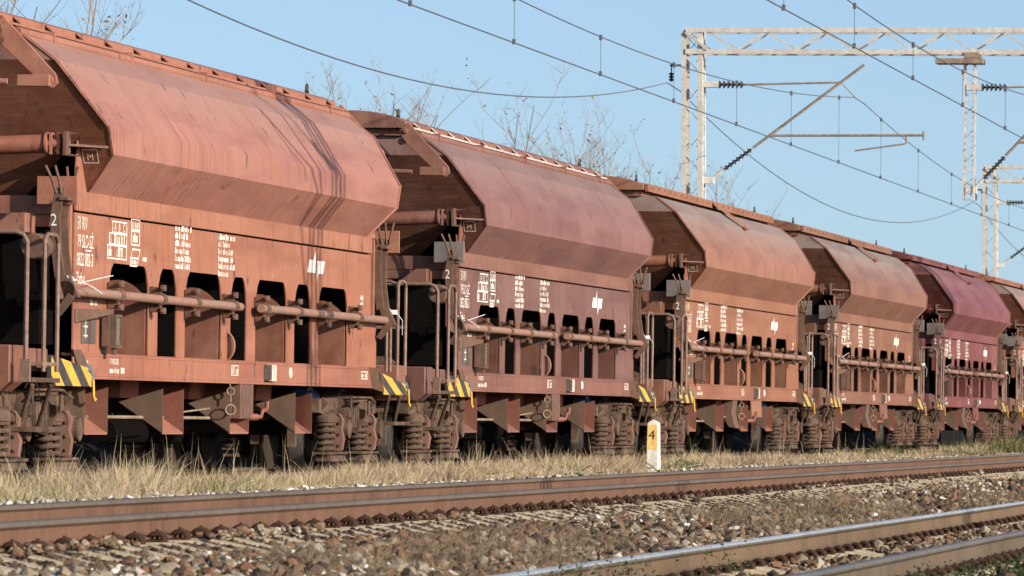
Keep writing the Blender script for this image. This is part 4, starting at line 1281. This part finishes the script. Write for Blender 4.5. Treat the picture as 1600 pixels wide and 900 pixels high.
leaf_cloud('rail_weeds', np.concatenate(cs), .014, MT['leaf'], 'straggling green weeds climbing against the shiny rail', 'weeds')
mb = MB()
for k in range(26):
    x, y = random.uniform(28, 37), random.uniform(5.3, 5.5)
    h_ = random.uniform(.06, .2); d = random.uniform(-.25, .25)
    mb.tube([(x, y, -.41), (x + d * .4, y - .02, -.41 + h_ * .8), (x + d, y + .03, -.41 + h_), (x + d * 1.6, y + .05, -.41 + h_ * .7)], .003, 4)
tag(mb.build('weed_stems', MT['bark']), 'thin trailing weed stems against the shiny rail', 'weeds', kind='stuff')

# ------------------------------------------------------------------ undergrowth behind the train
for k in range(26):
    x = 44 + k * 6.2 + random.uniform(-1.2, 1.2); y = random.uniform(17.2, 18.8)
    n = 2400
    c = rng.normal(size=(n, 3)) * np.array([1.4, .45, .40]) + np.array([0, 0, .40])
    c[:, 2] = np.abs(c[:, 2])
    o = leaf_cloud('undergrowth_bush', c, .075, MT['hedge'], None, None)
    o.location = (x, y, gz(y))
    tag(o, 'dark undergrowth bush in shadow behind the wagon wheels', 'bush', 'undergrowth bushes behind the train')
# greener bush at the far right foot of the train
X, Y = scatter(14000, 108, 175, 11.0, 12.9, 1.1)
blades('green_verge', X, Y, rng.uniform(.25, .62, len(X)) * np.clip(.5 + nz(X, Y, .2, .5, 8), .3, 1.2) * np.interp(X, [108, 122, 130], [.45, .9, 1.1]), rng.uniform(.012, .025, len(X)), .5, MT['verge'], 'taller green verge at the far end of the train', 'grass')

# ------------------------------------------------------------------ trees (thin, nearly bare)
def tree(x, y, top, spread, label, seed, nstem=3, leafy=.3):
    rr = random.Random(seed)
    root = empty('bare_tree', (x, y, gz(y)))
    H = top - gz(y)
    tr, cr = MB(), MB()
    leaves = []
    def branch(mb, p, d, L, r, depth):
        pts = [p]; rad = [r]; q = p.copy(); dd = d.copy()
        seg = 5
        for i in range(seg):
            dd = (dd + Vector((rr.uniform(-.16, .16), rr.uniform(-.16, .16), rr.uniform(-.05, .16)))).normalized()
            q = q + dd * (L / seg); pts.append(q.copy()); rad.append(r * (1 - .75 * (i + 1) / seg))
        mb.tube(pts, r, 5 if depth == 0 else 3, radii=rad)
        if depth < 3:
            nb = (11, 6, 3)[depth]
            for k in range(nb):
                t = rr.uniform(.3, .97) if depth == 0 else rr.uniform(.2, .98)
                i = min(int(t * seg), seg - 1); base = pts[i].lerp(pts[i + 1], t * seg - i)
                a = rr.uniform(0, 6.28)
                nd = Vector((math.cos(a), math.sin(a), rr.uniform(.6, 1.6))).normalized()
                branch(cr, base, nd, L * rr.uniform(.26, .46) * (1.15 - .5 * t), max(r * .38, .003), depth + 1)
        elif rr.random() < leafy:
            for k in range(rr.randint(1, 3)): leaves.append(tuple(pts[-1 - rr.randint(0, 2)]))
    for s_ in range(nstem):
        a = rr.uniform(0, 6.28); o_ = spread * .12
        branch(tr, Vector((math.cos(a) * o_, math.sin(a) * o_, 0)), Vector((math.cos(a) * spread / H * .5, math.sin(a) * spread / H * .5, 1)).normalized(), H * rr.uniform(.76, .98), .017 + .0024 * H, 0)
    tr.build('trunk', MT['bark'], root)
    cr.build('crown', MT['bark'], root)
    if leaves:
        C = np.array(leaves) + rng.normal(size=(len(leaves), 3)) * .05
        lo = leaf_cloud('leaves', C, .038, MT['treeleaf'], None, None); lo.parent = root
    return tag(root, label, 'tree', 'bare trees behind the train')
TREES = [
    (76.5, 20.0, 7.6, 2.2, 'nearly bare tree cut off by the top left corner above the first wagon roof', 1, 3),
    (80.6, 20.2, 6.9, 1.4, 'small bare sapling just right of the top left corner tree', 12, 2),
    (107.5, 21, 7.15, 2.4, 'bare tree with twiggy crown above the gap between first and second wagon', 3, 4),
    (111.5, 21.5, 6.9, 1.6, 'thin bare tree left of the tall single stemmed one above the second wagon', 4, 2),
    (118.6, 21, 7.35, 2.6, 'tall thin tree with one long upright stem above the second wagon roof', 5, 3),
    (131.0, 22, 6.95, 1.6, 'low bare treetop barely showing over the second wagon lid', 6, 2),
    (139.6, 22, 7.45, 2.2, 'bare tree left of the two lined up before the white mast', 17, 3),
    (146.5, 22, 7.75, 2.4, 'bare forked tree just left of the white lattice mast', 8, 3),
    (152.5, 22, 7.25, 2.0, 'bare tree seen through the white lattice mast', 9, 3),
    (159.5, 22, 7.6, 2.2, 'bare bush like tree just right of the white lattice mast', 10, 3),
]
for (x, y, t, sp, lab, sd, ns) in TREES: tree(x, y, t - (.95 if x < 90 else .2), sp, lab, sd, ns + 1, .07)

# ------------------------------------------------------------------ milepost
px_, py_ = 77.9, 11.5
mp = empty('milepost', (px_, py_, -.14))
def frustum(mb, w0, d0, z0, w1, d1, z1, m=0):
    v = [(-d0, -w0, z0), (d0, -w0, z0), (d0, w0, z0), (-d0, w0, z0), (-d1, -w1, z1), (d1, -w1, z1), (d1, w1, z1), (-d1, w1, z1)]
    mb.add(v, [(0, 1, 5, 4), (1, 2, 6, 5), (2, 3, 7, 6), (3, 0, 4, 7), (4, 5, 6, 7), (3, 2, 1, 0)], m)
mb = MB(); frustum(mb, .082, .12, -.1, .068, .105, .69); frustum(mb, .068, .105, .69, .0, .0, .735); mb.build('post', MT['postwhite'], mp, bevel=.006)
mb = MB()
wz = lambda z: .082 - .014 * (z + .1) / .79
dz_ = lambda z: .12 - .015 * (z + .1) / .79
mb.add([(-dz_(.34) - .002, -wz(.34) + .006, .34), (-dz_(.34) - .002, wz(.34) - .006, .34), (-dz_(.665) - .002, wz(.665) - .006, .665), (-dz_(.665) - .002, -wz(.665) + .006, .665)], [(0, 1, 2, 3)])
mb.build('yellow_face', MT['postyellow'], mp)
mb = MB(); text_mesh([('4', -.055, .475)], .17, 1.05, mb, lambda a, b: (-dz_(b) - .004, -a - .003, b)); mb.build('numeral', MT['blackpaint'], mp)
tag(mp, 'short whitewashed concrete milepost with yellow face and black number 4 beside the rusty track', 'milepost')

# ------------------------------------------------------------------ overhead line gantries
def lattice_mast(mb, y0, y1, x0, x1, z0, z1, leg=.05, n=12, lean=0.0):
    yc = (y0 + y1) / 2
    def sh(p): return (p[0], p[1] - lean * (p[2] - z0), p[2])
    for x in (x0, x1):
        for y in (y0, y1):
            sx = 1 if x == x0 else -1; sy = 1 if y == y0 else -1
            b = MB(); xx = sorted((x, x + sx * .012)); yy = sorted((y, y + sy * leg)); b.box(xx[0], xx[1], yy[0], yy[1], z0, z1)
            xx = sorted((x + sx * .012, x + sx * leg * 1.6)); yy = sorted((y, y + sy * .012)); b.box(xx[0], xx[1], yy[0], yy[1], z0, z1)
            mb.add([sh(p) for p in b.v], b.f)
    dzz = (z1 - z0) / n
    for i in range(n):
        a, b = z0 + i * dzz, z0 + (i + 1) * dzz
        ya, yb = (y0, y1) if i % 2 else (y1, y0)
        mb.tube([sh((x0 + .02, ya, a)), sh((x0 + .02, yb, b))], .010, 4)
        mb.tube([sh((x1 - .02, yb, a)), sh((x1 - .02, ya, b))], .010, 4)
        xa, xb = (x0, x1) if i % 2 else (x1, x0)
        mb.tube([sh((xa, y0 + .02, a)), sh((xb, y0 + .02, b))], .012, 4)
        mb.tube([sh((xb, y1 - .02, a)), sh((xa, y1 - .02, b))], .012, 4)
def insulator(mb, p, q, n=6, r=.075, m=0):
    p, q = Vector(p), Vector(q); d = (q - p)
    mb.cyl(p, q, .025, 8, m=m)
    for i in range(n):
        c = p + d * ((i + .5) / n); u = d.normalized()
        mb.cyl(c - u * .02, c + u * .02, r, 14, r * .6, m=m)
def cantilever(parent, x, ym, ztop, zbot, ytrack, zc, zm, s=1):
    """bracket arm: mast side at ym, wire at ytrack"""
    mb = MB()
    tip = Vector((x, ytrack + .15 * s, ztop + .2)); foot = Vector((x, ym - .1 * s, zbot))
    mid = foot.lerp(tip, .30)
    mb.tube([mid, tip + (tip - mid).normalized() * .35], .029, 10)
    node = foot.lerp(tip, .93)
    mb.tube([(x, ym - .75 * s, ztop), node], .02, 8)
    k = foot.lerp(tip, .42)
    mb.tube([k, (x, ytrack - 1.35 * s, k.z + .02)], .026, 8)
    mb.tube([(x, ytrack - 1.0 * s, k.z + .0), (x, ytrack - 1.0 * s, k.z - .14), (x, ytrack - .95 * s, k.z - .16), (x, ytrack + .05 * s, k.z - .30)], .018, 8)
    mb.tube([(x, ytrack - 1.35 * s, k.z - .08), (x, ytrack - 1.35 * s, k.z + .1)], .02, 6)
    mb.tube([node, (x, ytrack, zm)], .012, 6)
    arm = mb.build('cantilever_arm', MT['galvdark'], parent)
    mb = MB()
    insulator(mb, (x, ym - .22 * s, ztop), (x, ym - .75 * s, ztop), 6, .085)
    mb.build('insulator', MT['porcelain'], arm)
    mb = MB(); insulator(mb, foot.lerp(tip, .10), foot.lerp(tip, .29), 7, .06)
    mb.build('insulator', MT['porcelain'], arm)
    mb = MB()
    mb.box(x - .12, x + .12, min(ym - .24 * s, ym + .06 * s), max(ym - .24 * s, ym + .06 * s), ztop - .06, ztop + .06)
    mb.box(x - .1, x + .1, min(ym - .16 * s, ym + .06 * s), max(ym - .16 * s, ym + .06 * s), zbot - .09, zbot + .05)
    mb.tube([(x, ym - .1 * s, zbot), foot.lerp(tip, .10)], .03, 8)
    mb.build('arm_bracket', MT['galv'], arm)

def gantry(x, label, droppost=True, ynear=1.5):
    root = empty('gantry', (x, 17.28, 0))
    ox, oy = x, 17.28
    def rel(mb): mb.v = [(p[0] - ox, p[1] - oy, p[2]) for p in mb.v]; return mb
    mb = MB(); lattice_mast(mb, 17.06, 17.5, x - .25, x + .25, .5, 8.5, .105, 16, .012 * -1)
    mb.box(x - .5, x + .5, 16.9, 17.7, -.2 + .6, .7)
    rel(mb).build('mast', MT['galv'], root)
    mb = MB(); lattice_mast(mb, ynear - .21, ynear + .21, x - .25, x + .25, -.5, 8.5, .045, 18)
    mb.box(x - .5, x + .5, ynear - .4, ynear + .4, -.9, -.4)
    rel(mb).build('mast', MT['galv'], root)
    mb = MB()
    for xx in (x - .24, x + .24):
        for z in (8.06, 8.50):
            mb.box(xx - .035, xx + .035, ynear - .25, 17.5, z - .05, z + .05)
    n = 26
    dy = (17.05 - ynear) / n
    for i in range(n):
        a, b = ynear + i * dy, ynear + (i + 1) * dy
        za, zb = (8.10, 8.46) if i % 2 else (8.46, 8.10)
        for xx in (x - .24, x + .24): mb.tube([(xx, a, za), (xx, b, zb)], .023, 4)
        mb.tube([(x - .22, a, 8.5), (x + .22, b, 8.5)], .014, 4); mb.tube([(x - .22, b, 8.06), (x + .22, a, 8.06)], .014, 4)
    for xx in (x - .27, x + .27): mb.tube([(xx, 17.5, 8.45), (xx, 17.05, 8.1)], .04, 4)
    rel(mb).build('beam', MT['galv'], root)
    b0 = root
    mb = MB()
    mb.box(x - .03, x + .03, 17.5, 17.85, 7.77, 7.81); mb.tube([(x, 17.82, 7.78), (x, 17.82, 7.62)], .012, 6)
    insulator(mb, (x, 17.82, 7.64), (x, 17.82, 7.46), 3, .06)
    rel(mb).build('feeder_bracket', MT['porcelain'], root)
    # drop post carrying the middle track's arm
    for yd in ((11.72,) if droppost else ()):
        mb = MB(); lattice_mast(mb, yd - .12, yd + .12, x - .12, x + .12, 5.1, 8.0, .035, 12)
        mb.box(x - .12, x + .12, yd - .12, yd + .12, 5.08, 5.1)
        dp = rel(mb).build('drop_post', MT['galv'], root)
        mb = MB(); mb.box(x - .3, x + .3, yd - .28, yd + .68, 7.83, 7.93); mb.box(x - .3, x + .3, yd - .2, yd + .1, 7.94, 8.05)
        rel(mb).build('hanger_plate', MT['galvdark'], dp)
    class Sub: pass
    hold = empty('cantilever', (0, 0, 0)); hold.parent = root; hold.location = (-ox, -oy, 0)
    cantilever(hold, x, 17.08, 7.4, 5.47, 14.0, 5.75, 7.1)
    if droppost:
        hold2 = empty('cantilever', (0, 0, 0)); hold2.parent = root; hold2.location = (-ox, -oy, 0)
        cantilever(hold2, x, 11.72, 7.36, 5.30, 9.35, 5.72, 6.9)
    hold3 = empty('cantilever', (0, 0, 0)); hold3.parent = root; hold3.location = (-ox, -oy, 0)
    cantilever(hold3, x, ynear + .21, 7.1, 5.2, 4.86, 5.5, 6.8, -1)
    return tag(root, label, 'gantry', 'overhead line gantries')
gantry(122.6, 'tall white lattice gantry spanning the tracks behind the second and third wagon')
gantry(188.6, 'smaller distant white gantry at the right edge behind the fifth wagon')
gantry(56.6, 'gantry standing out of view on the right whose mast shades the first wagon')

# ------------------------------------------------------------------ overhead wires
SUP = [56.6, 122.6, 188.6, 254.6]
def overhead(y, zc, zsup, zmid, label, skew=0):
    root = empty('overhead_line', (0, y, 0))
    mb = MB()
    pts = []
    for x in range(-10, 260, 6): pts.append((x, 0, zc + .0))
    mb.tube(pts, .0095, 6); mb.build('contact_wire', MT['wire'], root)
    mb = MB(); pts = []
    def zm(x):
        k = (x - SUP[0]) / 66.0; t = k - math.floor(k)
        return zmid + (zsup - zmid) * (2 * t - 1) ** 2
    for i in range(136): pts.append((-10 + 2 * i, 0, zm(-10 + 2 * i)))
    mb.tube(pts, .009, 6); mb.build('messenger_wire', MT['wire'], root)
    x = 51
    while x < 250:
        mb = MB(); z = zm(x)
        mb.tube([(x, 0, z), (x + .02, 0, zc)], .0045, 5)
        mb.box(x - .03, x + .03, -.02, .02, z - .05, z + .03); mb.box(x - .03, x + .03, -.02, .02, zc - .02, zc + .05)
        mb.build('dropper', MT['wire'], root)
        x += 7.6
    return tag(root, label, 'overhead line', 'overhead lines')
overhead(14.0, 5.69, 7.15, 6.25, 'overhead contact line running above the hopper wagons')
overhead(9.35, 5.64, 7.05, 6.15, 'overhead contact line crossing the top right corner above the middle track')
mb = MB(); pts = []
fe = [(40, 6.6), (56.6, 7.46)]
def fz(x):
    k = (x - 56.6) / 66.0; t = k - math.floor(k); return 5.86 + 1.6 * (2 * t - 1) ** 2
for i in range(110): pts.append((24 + 2 * i, 17.82, fz(24 + 2 * i)))
mb.tube(pts, .011, 6)
tag(mb.build('feeder_wire', MT['wire']), 'sagging feeder wire slung between the backs of the gantry masts', 'wire')

# ------------------------------------------------------------------ light, sky, camera
SUN = Vector((-.50, -1.0, .36)).normalized()
elev = math.asin(SUN.z); azim = math.atan2(SUN.x, SUN.y)
world = bpy.data.worlds.new('World'); scene.world = world
world.use_nodes = True
wt = world.node_tree
for n in list(wt.nodes): wt.nodes.remove(n)
sky = wt.nodes.new('ShaderNodeTexSky'); sky.sky_type = 'NISHITA'; sky.sun_disc = False
sky.sun_elevation = elev; sky.sun_rotation = azim; sky.air_density = .8; sky.dust_density = 1.9; sky.ozone_density = 2.0; sky.altitude = 100
tcn = wt.nodes.new('ShaderNodeTexCoord'); lift = wt.nodes.new('ShaderNodeVectorMath'); lift.operation = 'ADD'; lift.inputs[1].default_value = (0, 0, .06)
nrm = wt.nodes.new('ShaderNodeVectorMath'); nrm.operation = 'NORMALIZE'
wt.links.new(tcn.outputs['Generated'], lift.inputs[0]); wt.links.new(lift.outputs[0], nrm.inputs[0]); wt.links.new(nrm.outputs[0], sky.inputs[0])
bg = wt.nodes.new('ShaderNodeBackground'); bg.inputs[1].default_value = .126
wo = wt.nodes.new('ShaderNodeOutputWorld')
wt.links.new(sky.outputs[0], bg.inputs[0]); wt.links.new(bg.outputs[0], wo.inputs[0])
sl = bpy.data.lights.new('sun', 'SUN'); sl.energy = 5.0; sl.angle = R(.53); sl.color = (1, .91, .79)
so = bpy.data.objects.new('sun', sl); col.objects.link(so)
so.rotation_euler = (-SUN).to_track_quat('-Z', 'Y').to_euler()

cam = bpy.data.cameras.new('camera'); co = bpy.data.objects.new('camera', cam); col.objects.link(co)
cam.sensor_width = 36; cam.lens = F_PX / 1600 * 36; cam.clip_start = .5; cam.clip_end = 6000
M = Matrix((RT, UP, -FWD)).transposed().to_4x4(); M.translation = Vector((0, 0, CAM_H))
co.matrix_world = M
cam.dof.use_dof = True; cam.dof.focus_distance = 66; cam.dof.aperture_fstop = 10.5
scene.camera = co
scene.view_settings.view_transform = 'Standard'; scene.view_settings.look = 'None'
scene.view_settings.exposure = .62; scene.view_settings.gamma = 1; scene.view_settings.use_curve_mapping = False
